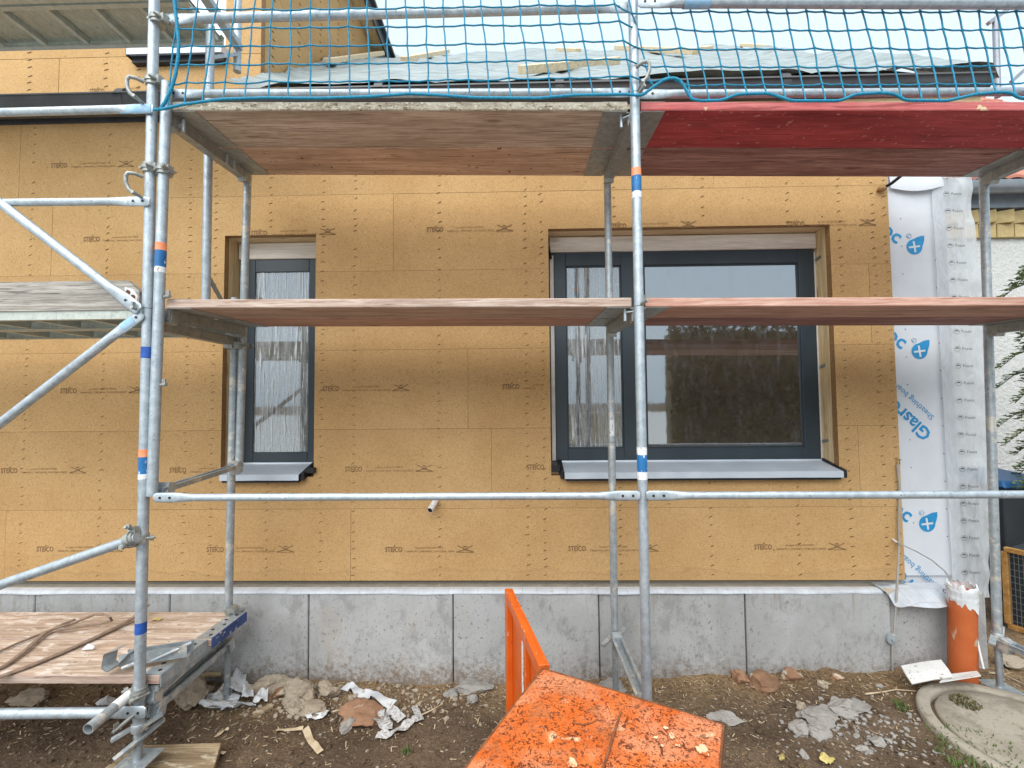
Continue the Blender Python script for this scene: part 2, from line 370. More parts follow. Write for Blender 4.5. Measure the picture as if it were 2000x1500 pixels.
def concrete(name, c1, c2, dark, world=True, mud=False):
    t = NT(name); co = t.coord((1, 1, 1), world)
    col = t.ramp(t.noise(co, 2.6, 6, 0.62, 0.6), [(0.33, c1), (0.66, c2)])
    st = t.noise(t.coord((5, 5, 3.2), world), 1.3, 7, 0.75, 0.25)
    col = t.mix(t.ramp(st, [(0.51, (0, 0, 0)), (0.62, (0.62, 0.62, 0.62))]), col, dark)
    br = t.noise(t.coord((2.2, 2.2, 1.1), world), 1.9, 4, 0.6, 0.4)
    col = t.mix(t.ramp(br, [(0.60, (0, 0, 0)), (0.74, (0.4, 0.4, 0.4))]), col, (0.36, 0.27, 0.17))
    po = t.noise(t.coord((1, 1, 0.7), world), 60, 3, 0.6, 0.6)
    pa = t.ramp(t.noise(co, 2.1, 3), [(0.38, (0.15, 0.15, 0.15)), (0.6, (1, 1, 1))])
    col = t.mix(t.mix(1.0, t.ramp(po, [(0.60, (0, 0, 0)), (0.66, (0.85, 0.85, 0.85))]), pa, 'MULTIPLY'), col, tuple(0.5*v for v in dark))
    fine = t.noise(co, 160, 3)
    col = t.mix(0.25, col, t.ramp(fine, [(0.3, c1), (0.7, c2)]))
    if mud:      # soil splashed up by rain, drips from the ledge
        sz = t.n('ShaderNodeSeparateXYZ'); t.l(co, sz.inputs[0])
        sp_ = t.math('ADD', sz.outputs[2], t.math('MULTIPLY', t.noise(co, 34, 5, 0.75), -0.75))
        col = t.mix(t.ramp(t.math('ADD', sp_, 0.6), [(0.02, (0.8, 0.8, 0.8)), (0.12, (0.28, 0.28, 0.28)), (0.22, (0, 0, 0))]), col, (0.17, 0.12, 0.08))
        dr = t.noise(t.coord((26, 26, 1.6), True), 1.0, 4, 0.6)
        tp = t.ramp(sz.outputs[2], [(0.18, (0, 0, 0)), (0.40, (1, 1, 1))])
        col = t.mix(t.mix(1.0, t.ramp(dr, [(0.57, (0, 0, 0)), (0.68, (0.55, 0.55, 0.55))]), tp, 'MULTIPLY'), col, (0.27, 0.235, 0.18))
    oi = t.n('ShaderNodeObjectInfo'); hs = t.n('ShaderNodeHueSaturation'); mr = t.n('ShaderNodeMapRange')
    mr.inputs['To Min'].default_value = 0.92; mr.inputs['To Max'].default_value = 1.08
    t.l(oi.outputs['Random'], mr.inputs['Value']); t.l(mr.outputs['Result'], hs.inputs['Value']); t.l(col, hs.inputs['Color'])
    n = t.bump(t.noise(co, 55, 5, 0.65), 0.35, 0.004); n = t.bump(po, 0.25, 0.003, n)
    return t.done(t.bsdf(hs.outputs['Color'], 0.88, 0, n, 0.2))
M['concrete'] = concrete('plinth_concrete', (0.335, 0.34, 0.34), (0.46, 0.468, 0.475), (0.20, 0.20, 0.198), True, True)
M['concrete_old'] = concrete('old_manhole_concrete', (0.27, 0.24, 0.195), (0.38, 0.345, 0.29), (0.15, 0.13, 0.09))
M['mortar'] = concrete('mortar_rubble', (0.23, 0.215, 0.20), (0.36, 0.345, 0.325), (0.14, 0.12, 0.10), False)
M['stone'] = concrete('sandy_rubble', (0.29, 0.235, 0.175), (0.43, 0.37, 0.295), (0.17, 0.125, 0.085), False)
M['brickbit'] = mottle('broken_brick', (0.20, 0.105, 0.06), (0.31, 0.18, 0.11), 9, specks=[((0.45, 0.38, 0.3), 8, 0.64, (1, 1, 1), 0.03)], rough=0.9, bump=0.5, bscale=70)
M['paper'] = mottle('crumpled_white_sheet', (0.50, 0.52, 0.55), (0.66, 0.68, 0.70), 8, specks=[((0.4, 0.34, 0.27), 18, 0.66, (1, 1, 1), 0.04)], rough=0.7, bump=0.3, bscale=30)
M['fleece'] = mottle('grey_fleece_strip', (0.38, 0.38, 0.38), (0.54, 0.55, 0.56), 60, specks=[((0.22, 0.19, 0.16), 70, 0.58, (1, 1, 1), 0.05)], rough=0.9, bump=0.3)
def membrane():
    t = NT('gridded_white_membrane'); g = t.n('ShaderNodeNewGeometry').outputs['Position']
    sp = t.n('ShaderNodeSeparateXYZ'); t.l(g, sp.inputs[0])
    fx = t.math('FRACT', t.math('MULTIPLY', sp.outputs[0], 9.6))
    ln = t.math('LESS_THAN', fx, 0.03)
    fy = t.math('LESS_THAN', t.math('FRACT', t.math('MULTIPLY', sp.outputs[1], 9.6)), 0.03)
    col = t.ramp(t.noise(t.coord((1, 1, 1), True), 9, 5), [(0.35, (0.44, 0.47, 0.52)), (0.65, (0.55, 0.59, 0.65))])
    sp2 = t.noise(t.coord((1, 1, 1), True), 34, 4); col = t.mix(t.ramp(sp2, [(0.62, (0, 0, 0)), (0.7, (0.6, 0.6, 0.6))]), col, (0.4, 0.33, 0.24))
    col = t.mix(t.math('MULTIPLY', t.math('MAXIMUM', ln, fy), 0.55), col, (0.22, 0.23, 0.26))
    return t.done(t.bsdf(col, 0.45, 0, None, 0.4))
M['membrane'] = membrane()
M['sheathing'] = mottle('white_sheathing_board', (0.58, 0.61, 0.66), (0.65, 0.68, 0.73), 3, rough=0.55, rand=0, world=True, bump=0.06, bscale=200)
M['print_blue'] = plain('blue_print', (0.02, 0.26, 0.55), 0.5)
M['print_dark'] = plain('dark_print', (0.035, 0.035, 0.04), 0.6)
M['print_brown'] = mottle('faint_brown_print', (0.17, 0.095, 0.04), (0.27, 0.16, 0.075), 70, rough=0.9, rand=0, world=True)
M['staple'] = plain('staple_slit', (0.11, 0.06, 0.025), 0.8)
M['net'] = mottle('blue_net_cord', (0.0, 0.14, 0.26), (0.008, 0.25, 0.41), 60, rough=0.6, rand=0, bump=0.3, bscale=200)
M['rope'] = mottle('blue_twisted_rope', (0.0, 0.15, 0.29), (0.015, 0.29, 0.46), 120, rough=0.65, rand=0, bump=0.8, bscale=160)
def orange_worn():
    t = NT('scratched_orange_paint'); co = t.coord((1, 1, 1), True)
    col = t.ramp(t.noise(co, 7, 6, 0.65), [(0.35, (0.56, 0.10, 0.010)), (0.62, (0.66, 0.155, 0.032))])
    pl = t.noise(co, 5.5, 5, 0.6, 0.5)
    col = t.mix(t.ramp(pl, [(0.47, (0, 0, 0)), (0.62, (0.7, 0.7, 0.7))]), col, (0.66, 0.28, 0.15))
    pl2 = t.noise(t.coord((1.2, 1.2, 1.2), True), 6.3, 3, 0.5, 0.7)
    col = t.mix(t.ramp(pl2, [(0.655, (0, 0, 0)), (0.70, (0.85, 0.85, 0.85))]), col, (0.74, 0.58, 0.36))
    for st, sc, th in (((1, 1, 1), 60, 0.575), ((1, 1, 1), 110, 0.585), ((1, 1, 1), 200, 0.60), ((1.0, 1.0, 1), 24, 0.635), ((30, 8, 10), 2.2, 0.64), ((7, 40, 10), 1.5, 0.65)):
        s_ = t.noise(t.coord(st, True), sc, 4, 0.65, 0.8)
        mk = t.ramp(s_, [(th-0.015, (0, 0, 0)), (th+0.02, (0.9, 0.9, 0.9))])
        msk = t.ramp(t.noise(co, 3.2, 3), [(0.34, (0.25, 0.25, 0.25)), (0.55, (1, 1, 1))])
        col = t.mix(t.mix(1.0, mk, msk, 'MULTIPLY'), col, (0.10, 0.022, 0.008))
    dv = t.noise(co, 9, 6, 0.7, 0.3)       # dried mud film
    col = t.mix(t.ramp(dv, [(0.50, (0, 0, 0)), (0.66, (0.55, 0.55, 0.55))]), col, (0.33, 0.12, 0.045))
    n = t.bump(t.noise(co, 70, 4), 0.25, 0.002)
    return t.done(t.bsdf(col, t.ramp(dv, [(0.4, (0.42, 0.42, 0.42)), (0.6, (0.75, 0.75, 0.75))]), 0, n, 0.35))
M['orange_worn'] = orange_worn()
M['orange'] = mottle('orange_paint', (0.56, 0.09, 0.008), (0.64, 0.125, 0.014), 5, specks=[((0.6, 0.5, 0.42), 40, 0.68, (1, 1, 0.2), 0.02), ((0.13, 0.03, 0.01), 45, 0.70, (1, 1, 1), 0.02)], rough=0.42, rand=0)
M['rust'] = mottle('rusty_steel', (0.12, 0.04, 0.015), (0.26, 0.10, 0.04), 25, rough=0.9, bump=0.4)
M['pipe'] = mottle('orange_brown_pvc', (0.42, 0.092, 0.024), (0.50, 0.13, 0.038), 4, specks=[((0.5, 0.42, 0.33), 12, 0.66, (1, 1, 0.5), 0.03)], rough=0.5, rand=0)
M['tarp'] = mottle('grey_green_tarpaulin', (0.20, 0.24, 0.245), (0.34, 0.395, 0.41), 4, (0.8, 5, 5), rough=0.5, rand=0, world=True, bump=0.9, bscale=4, bstretch=(0.5, 5, 5), bdist=0.06)
M['gutter'] = mottle('dark_grey_gutter', (0.05, 0.052, 0.058), (0.075, 0.078, 0.085), 6, rough=0.45, rand=0)
M['stucco'] = mottle('white_roughcast', (0.52, 0.53, 0.52), (0.62, 0.63, 0.62), 40, rough=0.9, rand=0, world=True, bump=1.0, bscale=28, bdist=0.02)
M['rooftile'] = mottle('red_roof_tile', (0.34, 0.12, 0.08), (0.46, 0.19, 0.14), 8, rough=0.8, rand=0.15, bump=0.3)
M['ybrick'] = mottle('yellow_brick', (0.44, 0.33, 0.15), (0.55, 0.43, 0.22), 12, rough=0.8, rand=0.1, bump=0.3)
M['zinc'] = plain('grey_zinc', (0.27, 0.30, 0.34), 0.4, 0.4)
M['leaf'] = mottle('conifer_foliage', (0.065, 0.105, 0.03), (0.15, 0.20, 0.07), 9, rough=0.7, rand=0, world=True)
M['hedge'] = mottle('dark_hedge_foliage', (0.075, 0.058, 0.024), (0.14, 0.11, 0.05), 5, rough=0.8, rand=0, world=True)
M['bark'] = mottle('bark', (0.10, 0.07, 0.045), (0.17, 0.12, 0.08), 20, (1, 1, 0.3), rough=0.95, bump=0.5)
M['bluelid'] = plain('blue_plastic_lid', (0.012, 0.085, 0.22), 0.45)
M['bin'] = plain('dark_bin_plastic', (0.035, 0.042, 0.05), 0.5)
M['crate'] = wood('varnished_crate_timber', (0.44, 0.22, 0.06), (0.58, 0.33, 0.12), (0.25, 0.11, 0.03))
M['wire'] = plain('wire_mesh', (0.30, 0.31, 0.30), 0.4, 0.6)
M['bluesteel'] = mottle('chipped_blue_steel', (0.02, 0.05, 0.18), (0.04, 0.09, 0.28), 12, specks=[((0.55, 0.53, 0.5), 25, 0.62, (1, 1, 1), 0.03)], rough=0.5, rand=0)
M['st_orange'] = mottle('orange_sticker', (0.80, 0.24, 0.10), (0.86, 0.32, 0.17), 20, specks=[((0.55, 0.56, 0.55), 40, 0.70, (1, 1, 1), 0.02)], rand=0, rough=0.45)
M['st_blue'] = mottle('blue_sticker', (0.01, 0.10, 0.28), (0.02, 0.17, 0.42), 12, specks=[((0.72, 0.75, 0.8), 60, 0.66, (1, 1, 0.35), 0.02)], rand=0, rough=0.4)
M['st_white'] = mottle('white_sticker', (0.66, 0.67, 0.68), (0.76, 0.77, 0.78), 20, specks=[((0.1, 0.1, 0.11), 120, 0.62, (1, 1, 0.4), 0.02)], rand=0, rough=0.5)
M['bluepaint'] = mottle('blue_spray_mark', (0.01, 0.06, 0.30), (0.03, 0.12, 0.45), 30, rand=0, rough=0.6)
M['ltblue'] = mottle('pale_blue_spray', (0.22, 0.42, 0.62), (0.36, 0.52, 0.66), 25, rand=0, rough=0.5, metal=0.2)
M['strap'] = mottle('dirty_brown_strap', (0.19, 0.13, 0.095), (0.30, 0.22, 0.165), 30, rough=0.85, rand=0, bump=0.4)
M['cable'] = plain('grey_cable', (0.34, 0.33, 0.31), 0.5)
M['white_pl'] = mottle('white_plastic', (0.66, 0.66, 0.66), (0.76, 0.76, 0.75), 10, specks=[((0.22, 0.15, 0.09), 60, 0.66, (1, 1, 1), 0.03)], rough=0.45, rand=0)
M['grass'] = plain('weed_leaf', (0.10, 0.15, 0.04), 0.7)
M['dryleaf'] = mottle('dry_yellow_leaf', (0.40, 0.32, 0.10), (0.52, 0.44, 0.18), 20, rough=0.8)
M['straw'] = mottle('wood_sliver', (0.42, 0.32, 0.20), (0.58, 0.48, 0.34), 20, rough=0.85)
M['interior'] = plain('dark_room', (0.03, 0.028, 0.025), 0.9)
def soil():
    t = NT('bare_soil'); co = t.coord((1, 1, 1), True)
    col = t.ramp(t.noise(co, 2.2, 6, 0.65, 0.4), [(0.30, (0.072, 0.049, 0.032)), (0.52, (0.125, 0.088, 0.060)), (0.72, (0.195, 0.142, 0.096))])
    fine = t.noise(co, 46, 5, 0.7)
    col = t.mix(t.ramp(fine, [(0.36, (0.7, 0.7, 0.7)), (0.5, (0, 0, 0))]), col, (0.06, 0.042, 0.028))
    ch = t.noise(co, 88, 3, 0.6, 0.8)
    sandy = t.ramp(t.noise(co, 1.3, 4), [(0.45, (0.25, 0.25, 0.25)), (0.62, (1, 1, 1))])
    col = t.mix(t.mix(1.0, t.ramp(ch, [(0.58, (0, 0, 0)), (0.64, (0.9, 0.9, 0.9))]), sandy, 'MULTIPLY'), col, (0.36, 0.24, 0.12))
    gr = t.noise(co, 60, 2, 0.5)
    col = t.mix(t.ramp(gr, [(0.68, (0, 0, 0)), (0.71, (0.9, 0.9, 0.9))]), col, (0.34, 0.31, 0.28))
    # sawdust and crumbled fibre board lying along the plinth
    sy = t.n('ShaderNodeSeparateXYZ'); t.l(co, sy.inputs[0])
    near = t.ramp(t.math('ADD', sy.outputs[1], t.math('MULTIPLY', t.noise(co, 2.4, 4), 0.9)), [(0.0, (0, 0, 0)), (1.0, (1, 1, 1))])
    band_ = t.ramp(t.math('MULTIPLY', t.math('ADD', sy.outputs[1], t.math('MULTIPLY', t.noise(co, 2.4, 4), 0.7)), 0.25), [(0.77, (0, 0, 0)), (0.86, (0.75, 0.75, 0.75)), (0.93, (0.75, 0.75, 0.75)), (1.0, (0, 0, 0))])
    col = t.mix(t.mix(1.0, band_, t.ramp(fine, [(0.40, (0.15, 0.15, 0.15)), (0.56, (1, 1, 1))]), 'MULTIPLY'), col, (0.33, 0.215, 0.11))
    moss = t.noise(t.coord((1, 1, 1), True), 3.1, 4)
    col = t.mix(t.ramp(moss, [(0.66, (0, 0, 0)), (0.76, (0.5, 0.5, 0.5))]), col, (0.09, 0.10, 0.03))
    n = t.bump(fine, 0.9, 0.012); n = t.bump(t.noise(co, 14, 5, 0.65), 0.7, 0.03, n)
    return t.done(t.bsdf(col, 0.95, 0, n, 0.15))
M['soil'] = soil()

# ================================================================ GROUND
def lerp(x, pts):
    if x <= pts[0][0]: return pts[0][1]
    for (a, va), (b, vb) in zip(pts, pts[1:]):
        if x <= b: return va+(vb-va)*(x-a)/(b-a)
    return pts[-1][1]
def gz(x, y):
    zb = lerp(x, [(-4, -0.19), (0, -0.205), (1.33, -0.15), (2.4, -0.10), (4, -0.09)])
    t = max(0.0, min(1.0, (y-1.3)/1.8)); t = t*t*(3-2*t)
    far = max(0.0, min(1.0, (y-6)/6)); z = zb*t*(1-far)
    if abs(x) < 6 and 0 < y < 6:
        v = Vector((x*2.3, y*2.3, 0)); z += 0.028*noise.noise(v)+0.014*noise.noise(v*3.7)+0.007*noise.noise(v*10)
        if y > 2.86 and y < 3.4 and x < 2.7: z += 0.03*abs(noise.noise(Vector((x*5, 4, 1))))
    return z
def axis_pts(dense0, dense1, step, far):
    a = [dense0+i*step for i in range(int((dense1-dense0)/step)+1)]
    lo = [-far, -far*0.5, -40, -20, -10, -6.5]; hi = [6.5, 10, 20, 40, far*0.5, far]
    return [v for v in lo if v < dense0-0.3]+a+[v for v in hi if v > dense1+0.3]
xs = axis_pts(-4.0, 4.0, 0.03, 300); ys = axis_pts(0.9, 3.6, 0.03, 300)
g = MB(); nx = len(xs)
g.add([(x, y, gz(x, y)) for y in ys for x in xs], [(j*nx+i, j*nx+i+1, (j+1)*nx+i+1, (j+1)*nx+i) for j in range(len(ys)-1) for i in range(nx-1)], True)
ground = g.build('ground', M['soil'], origin=Vector((0, 0, 0))); ground['kind'] = 'structure'

# pale unseen yard, added to bounce light onto wall and planks; mirrored in panes
yd = MB(); yd.add([(-60, -60, 0.03), (60, -60, 0.03), (60, 0.35, 0.03), (-60, 0.35, 0.03)], [(0, 1, 2, 3)])
yard = yd.build('paved_bounce_yard', mottle('pale_bounce_paving', (0.46, 0.45, 0.43), (0.55, 0.54, 0.52), 3, rough=0.9, rand=0, world=True)); yard['kind'] = 'structure'

# ================================================================ HOUSE
house = thing('house', 'house under construction clad in tan wood fibre boards, grey concrete plinth', 'house', (0.2, 3.6, -0.2))
SMALL = (-2.222, -1.527, 1.212, 3.025); BIG = (0.219, 2.290, 1.212, 3.037)
OPEN = [SMALL, BIG]
def panel(x0, x1, z0, z1, y0, y1, gap, name, mat, parent, holes=OPEN, cham=0.0):
    """upright sheet in the XZ plane with window openings cut out"""
    x0 += gap/2; x1 -= gap/2; z0 += gap/2; z1 -= gap/2
    cx = sorted({x0, x1}|{v for h in holes for v in h[:2] if x0 < v < x1}); cz = sorted({z0, z1}|{v for h in holes for v in h[2:] if z0 < v < z1})
    bm = bmesh.new(); vd = {}
    def V(x, z):
        if (x, z) not in vd: vd[(x, z)] = bm.verts.new((x, y0, z))
        return vd[(x, z)]
    n = 0
    for a, b in zip(cx, cx[1:]):
        for c, d in zip(cz, cz[1:]):
            mxx, mz = (a+b)/2, (c+d)/2
            if any(h[0] < mxx < h[1] and h[2] < mz < h[3] for h in holes): continue
            bm.faces.new([V(a, c), V(b, c), V(b, d), V(a, d)]); n += 1
    if not n: bm.free(); return []
    left = set(bm.faces); islands = []
    while left:                       # a board cut in two by an opening is two pieces
        todo = [left.pop()]; isl = []
        while todo:
            f = todo.pop(); isl.append([v.co.copy() for v in f.verts])
            for e in f.edges:
                for g_ in e.link_faces:
                    if g_ in left: left.discard(g_); todo.append(g_)
        islands.append(isl)
    bm.free(); res = []
    for isl in islands:
        bm = bmesh.new(); vd = {}
        for f in isl:
            vs_ = []
            for c in f:
                k_ = (round(c.x, 6), round(c.z, 6))
                if k_ not in vd: vd[k_] = bm.verts.new(c)
                vs_.append(vd[k_])
            bm.faces.new(vs_)
        r = bmesh.ops.extrude_face_region(bm, geom=bm.faces[:])
        bmesh.ops.translate(bm, verts=[e for e in r['geom'] if isinstance(e, bmesh.types.BMVert)], vec=(0, y1-y0, 0))
        bmesh.ops.recalc_face_normals(bm, faces=bm.faces[:])
        me = bpy.data.meshes.new(name); bm.to_mesh(me); bm.free()
        me.materials.append(mat)
        if mat is M['fibre']:
            me.materials.append(M['fibre_edge'])
            for p in me.polygons:
                if abs(p.normal.y) < 0.5: p.material_index = 1
        xs2 = [c.x for f in isl for c in f]; zs2 = [c.z for f in isl for c in f]
        res.append((link_mesh(name, me, None, parent), min(xs2), max(xs2), min(zs2), max(zs2)))
    return res
ROWZ = [0.460, 0.978, 1.558, 2.145, 2.738, 3.325, 3.92]
XR = 2.722
def jx(*ps): return [P(x, y, YW).x for x, y in ps]
JO = [jx((10, 1070), (685, 1070)), jx((960, 900), (1678, 900)), jx((914, 760)), jx((300, 600), (1700, 600)), jx((102, 450), (768, 480)), jx((38, 340), (1394, 345))]
boards = []
for k in range(6):
    xs_ = [-4.9]+JO[k]+[XR]
    for a, b in zip(xs_, xs_[1:]):
        dy = random.uniform(-0.0012, 0.0012)
        boards += panel(a, b, ROWZ[k], ROWZ[k+1], YW+dy, YW+0.05, 0.0016, 'insulation_board', M['fibre'], house)
core = panel(-4.9, 2.60, 0.40, 4.05, YW+0.0515, YW+0.075, 0, 'wall_core', M['core'], house, holes=[(h[0]-0.052, h[1]+0.052, h[2]-0.052, h[3]+0.052) for h in OPEN])

# ---- printing on the boards
def text_mesh(body, size, sx=1.0, align='LEFT', off=0.0):
    cu = bpy.data.curves.new('txt', 'FONT'); cu.body = body; cu.size = size; cu.resolution_u = 2; cu.align_x = align; cu.offset = off
    o = bpy.data.objects.new('txt', cu); COL.objects.link(o)
    dg = bpy.context.evaluated_depsgraph_get(); me = bpy.data.meshes.new_from_object(o.evaluated_get(dg))
    vs = [Vector((v.co.x*sx, v.co.y, 0)) for v in me.vertices]; fs = [list(p.vertices) for p in me.polygons]
    bpy.data.objects.remove(o); bpy.data.curves.remove(cu); bpy.data.meshes.remove(me)
    return vs, fs
def width(vs): return max(v.x for v in vs)-min(v.x for v in vs)
TX = {}
def T(body, size, w=None, off=0.0):
    k = (body, size, w, off)
    if k not in TX:
        vs, fs = text_mesh(body, size, off=off)
        if w: s_ = w/width(vs); vs = [Vector((v.x*s_, v.y, 0)) for v in vs]
        TX[k] = (vs, fs)
    return TX[k]
def print_mesh(lines=True, emblem=True, word='STEICO', cut=None):
    m = MB()
    def put(vs, fs, ox, oz): m.add([(v.x+ox, 0, v.y+oz) for v in vs], fs)
    vs, fs = T(word, 0.052, 0.126 if word == 'STEICO' else 0.045, 0.0011); put(vs, fs, 0, 0)
    if word == 'STEICO':
        put([Vector((0.066, 0.037, 0)), Vector((0.072, 0.037, 0)), Vector((0.078, 0.048, 0)), Vector((0.064, 0.045, 0))], [(0, 1, 2, 3)], 0, 0)
    if lines:
        a, b = ('protect H-PL2-OUTSIDE', '24666-PL1_24014676_10.07.2024_08:50')
        wa, wb = 0.20, 0.35
        if cut: a = a[:max(1, int(len(a)*cut))]; b = b[:max(1, int(len(b)*cut))]; wa *= cut; wb *= cut
        vs, fs = T(a, 0.018, wa, 0.0); put(vs, fs, 0.225, 0.024)
        vs, fs = T(b, 0.018, wb, 0.0); put(vs, fs, 0.155, -0.002)
    if emblem:
        ox, oz = 0.585, 0.018
        def seg(x0, z0, x1, z1, w_):
            d = Vector((x1-x0, 0, z1-z0)).normalized(); n_ = Vector((-d.z, 0, d.x))*w_/2
            p0 = Vector((ox+x0, 0, oz+z0)); p1 = Vector((ox+x1, 0, oz+z1)); m.add([p0-n_, p1-n_, p1+n_, p0+n_], [(0, 1, 2, 3)])
        seg(-0.055, 0.026, -0.012, 0.008, 0.006); seg(0.055, 0.026, 0.012, 0.008, 0.006)
        seg(-0.062, -0.019, -0.014, -0.006, 0.007); seg(0.062, -0.019, 0.014, -0.006, 0.007)
        seg(-0.065, -0.021, 0.065, -0.021, 0.004)
        seg(-0.016, 0.0, 0.016, 0.0, 0.016); seg(-0.012, 0.02, 0.012, 0.02, 0.008)
    return m.mesh('print')
PM = {}
def board_print(px_, py_, lines=True, emblem=True, word='STEICO', cut=None, Y=YW, parent=None):
    key = (lines, emblem, word, cut)
    if key not in PM: PM[key] = print_mesh(*key)
    p = P(px_, py_+5, Y)
    if parent is None:
        parent = house
        for o, a, b, c, d in boards:
            if a <= p.x <= b and c <= p.z <= d: parent = o
    place('print', PM[key], M['print_brown'], parent, Vector((p.x, Y-0.0022, p.z)))
for a in [(100, 323), (163, 467), (490, 455), (833, 448), (1190, 441), (1537, 437), (118, 763), (630, 759), (2, 919), (674, 916), (72, 1072), (404, 1073), (752, 1073), (1110, 1071), (1473, 1068), (-255, 915), (-230, 765)]:
    board_print(*a)
board_print(981, 755, True, False, 'STEICO', 0.26); board_print(331, 918, True, False, 'STEICO', 0.65)
board_print(1029, 912, False, False); board_print(1748, 902, False, False, 'ST')
em = MB(); 
# ---- staples: rows of short slits down every stud
st = MB()
def in_open(x, z, mg=0.0): return any(h[0]-mg < x < h[1]+mg and h[2]-mg < z < h[3]+mg for h in OPEN)
cols = [(P(x, 700, YW).x, 0.46, 3.90) for x in (-110, 53, 203, 366, 525, 692, 858, 1028, 1205, 1380, 1548, 1716)]
cols += [(SMALL[0]-0.07, 0.46, 3.9), (SMALL[1]+0.055, 0.5, 3.9), (BIG[0]-0.05, 0.46, 3.9), (BIG[1]+0.07, 0.46, 3.9), (XR-0.03, 0.46, 3.9)]
for cx_, z0, z1 in cols:
    z = z0+0.04; sl_ = random.uniform(0.15, 0.5)
    while z < z1:
        x = cx_+random.gauss(0, 0.0035)
        if not in_open(x, z, 0.02) and random.random() < 0.97:
            a = sl_+random.gauss(0, 0.12); L = random.uniform(0.010, 0.016)
            d = Vector((math.cos(a), 0, math.sin(a)))*L; c = Vector((x, YW-0.0022, z)); u = Vector((-math.sin(a), 0, math.cos(a)))*0.0026
            st.hexa([c-d-u*0.6, c+d-u*0.6, c+d-u*0.6+Vector((0, 0.004, 0)), c-d-u*0.6+Vector((0, 0.004, 0)), c-d*0.7+u, c+d*0.7+u, c+d*0.7+u+Vector((0, 0.004, 0)), c-d*0.7+u+Vector((0, 0.004, 0))])
        z += random.gauss(0.068, 0.012)
for i in range(150):
    x = random.uniform(-4.2, 2.7); z = random.uniform(0.5, 3.9)
    if not in_open(x, z, 0.03): st.box((x, YW-0.002, z), (x+random.uniform(0.003, 0.012), YW+0.001, z+random.uniform(0.002, 0.006)))
st.build('staple_rows', M['staple'], house, kind='stuff')

# ---- windows
def window(op, frx, has_mullion):
    x0, x1, z0, z1 = op; YF = 3.36
    c = Vector(((x0+x1)/2, YF, z0)); wn = bpy.data.objects.new('window', None); COL.objects.link(wn); WLOC[wn.name] = c
    wn.parent = house; wn.location = c-WLOC[house.name]; wn.empty_display_size = 0.1
    yb = 3.46; t = 0.05
    m = MB(); m.box((x0-t, YW+0.0505, z0-0.02), (x0, yb, z1+t)); m.build('jamb', M['wood_jamb'], wn)
    m = MB(); m.box((x1, YW+0.0505, z0-0.02), (x1+t, yb, z1+t)); m.build('jamb', M['wood_jamb'], wn)
    m = MB(); m.box((x0+0.001, YW+0.0505, z1), (x1-0.001, yb, z1+t)); m.build('lintel_lining', M['wood_pale'], wn)
    m = MB(); m.box((x0+0.001, YW+0.0505, z0-t), (x1-0.001, yb, z0-0.004)); m.build('bottom_lining', M['wood_pale'], wn)
    m = MB(); m.box((x0+0.001, YF+0.02, z0), (x1-0.001, yb, z1-0.001)); 
    m.build('sealing_tape', M['tape'], wn)
    return wn, YF
def frame_rect(m, x0, x1, z0, z1, y0, y1, wl, wr, wt, wb):
    m.box((x0, y0, z0), (x0+wl, y1, z1), 0.003); m.box((x1-wr, y0, z0), (x1, y1, z1), 0.003)
    m.box((x0+wl, y0+0.0006, z1-wt), (x1-wr, y1, z1), 0.003); m.box((x0+wl, y0+0.0006, z0), (x1-wr, y1, z0+wb), 0.003)
def crinkle(x0, x1, z0, z1, Y, amp, sd):
    def fn(u, v):
        x = x0+(x1-x0)*u; z = z0+(z1-z0)*v
        a = noise.noise(Vector((x*34+z*2.5+sd, z*1.3, sd)))+0.5*noise.noise(Vector((x*90, z*3, sd+4)))
        return (x, Y-0.004-amp*abs(a), z)
    m = MB(); m.grid(fn, int((x1-x0)*120), int((z1-z0)*20)); return m
def gl(px_, py_): return P(px_, py_, 3.36)
# small window
wn, YF = window(SMALL, None, False)
ztop = gl(560, 475).z; zs = gl(560, 506).z
m = MB(); m.box((gl(468, 490).x, YF-0.012, zs), (SMALL[1]-0.003, YF+0.015, ztop), 0.003); m.build('top_strip', M['wood_white'], wn)
fx0 = gl(479, 700).x; fx1 = SMALL[1]-0.002; fz0 = 1.289; fz1 = zs-0.002
gx0 = gl(496, 700).x; gx1 = gl(602, 700).x; gz0 = gl(550, 883).z; gz1 = gl(550, 531).z
m = MB(); frame_rect(m, fx0, fx1, fz0, fz1, YF, YF+0.06, gx0-fx0, fx1-gx1, fz1-gz1, gz0-fz0); m.build('frame', M['frame'], wn)
m = MB(); m.box((gx0-0.01, YF+0.016, gz0-0.01), (gx1+0.01, YF+0.019, gz1+0.01)); m.build('pane', M['pane'], wn)
crinkle(gx0+0.002, gx1-0.002, gz0+0.003, gz1-0.002, YF+0.014, 0.007, 3.0).build('protective_film', M['film'], wn)
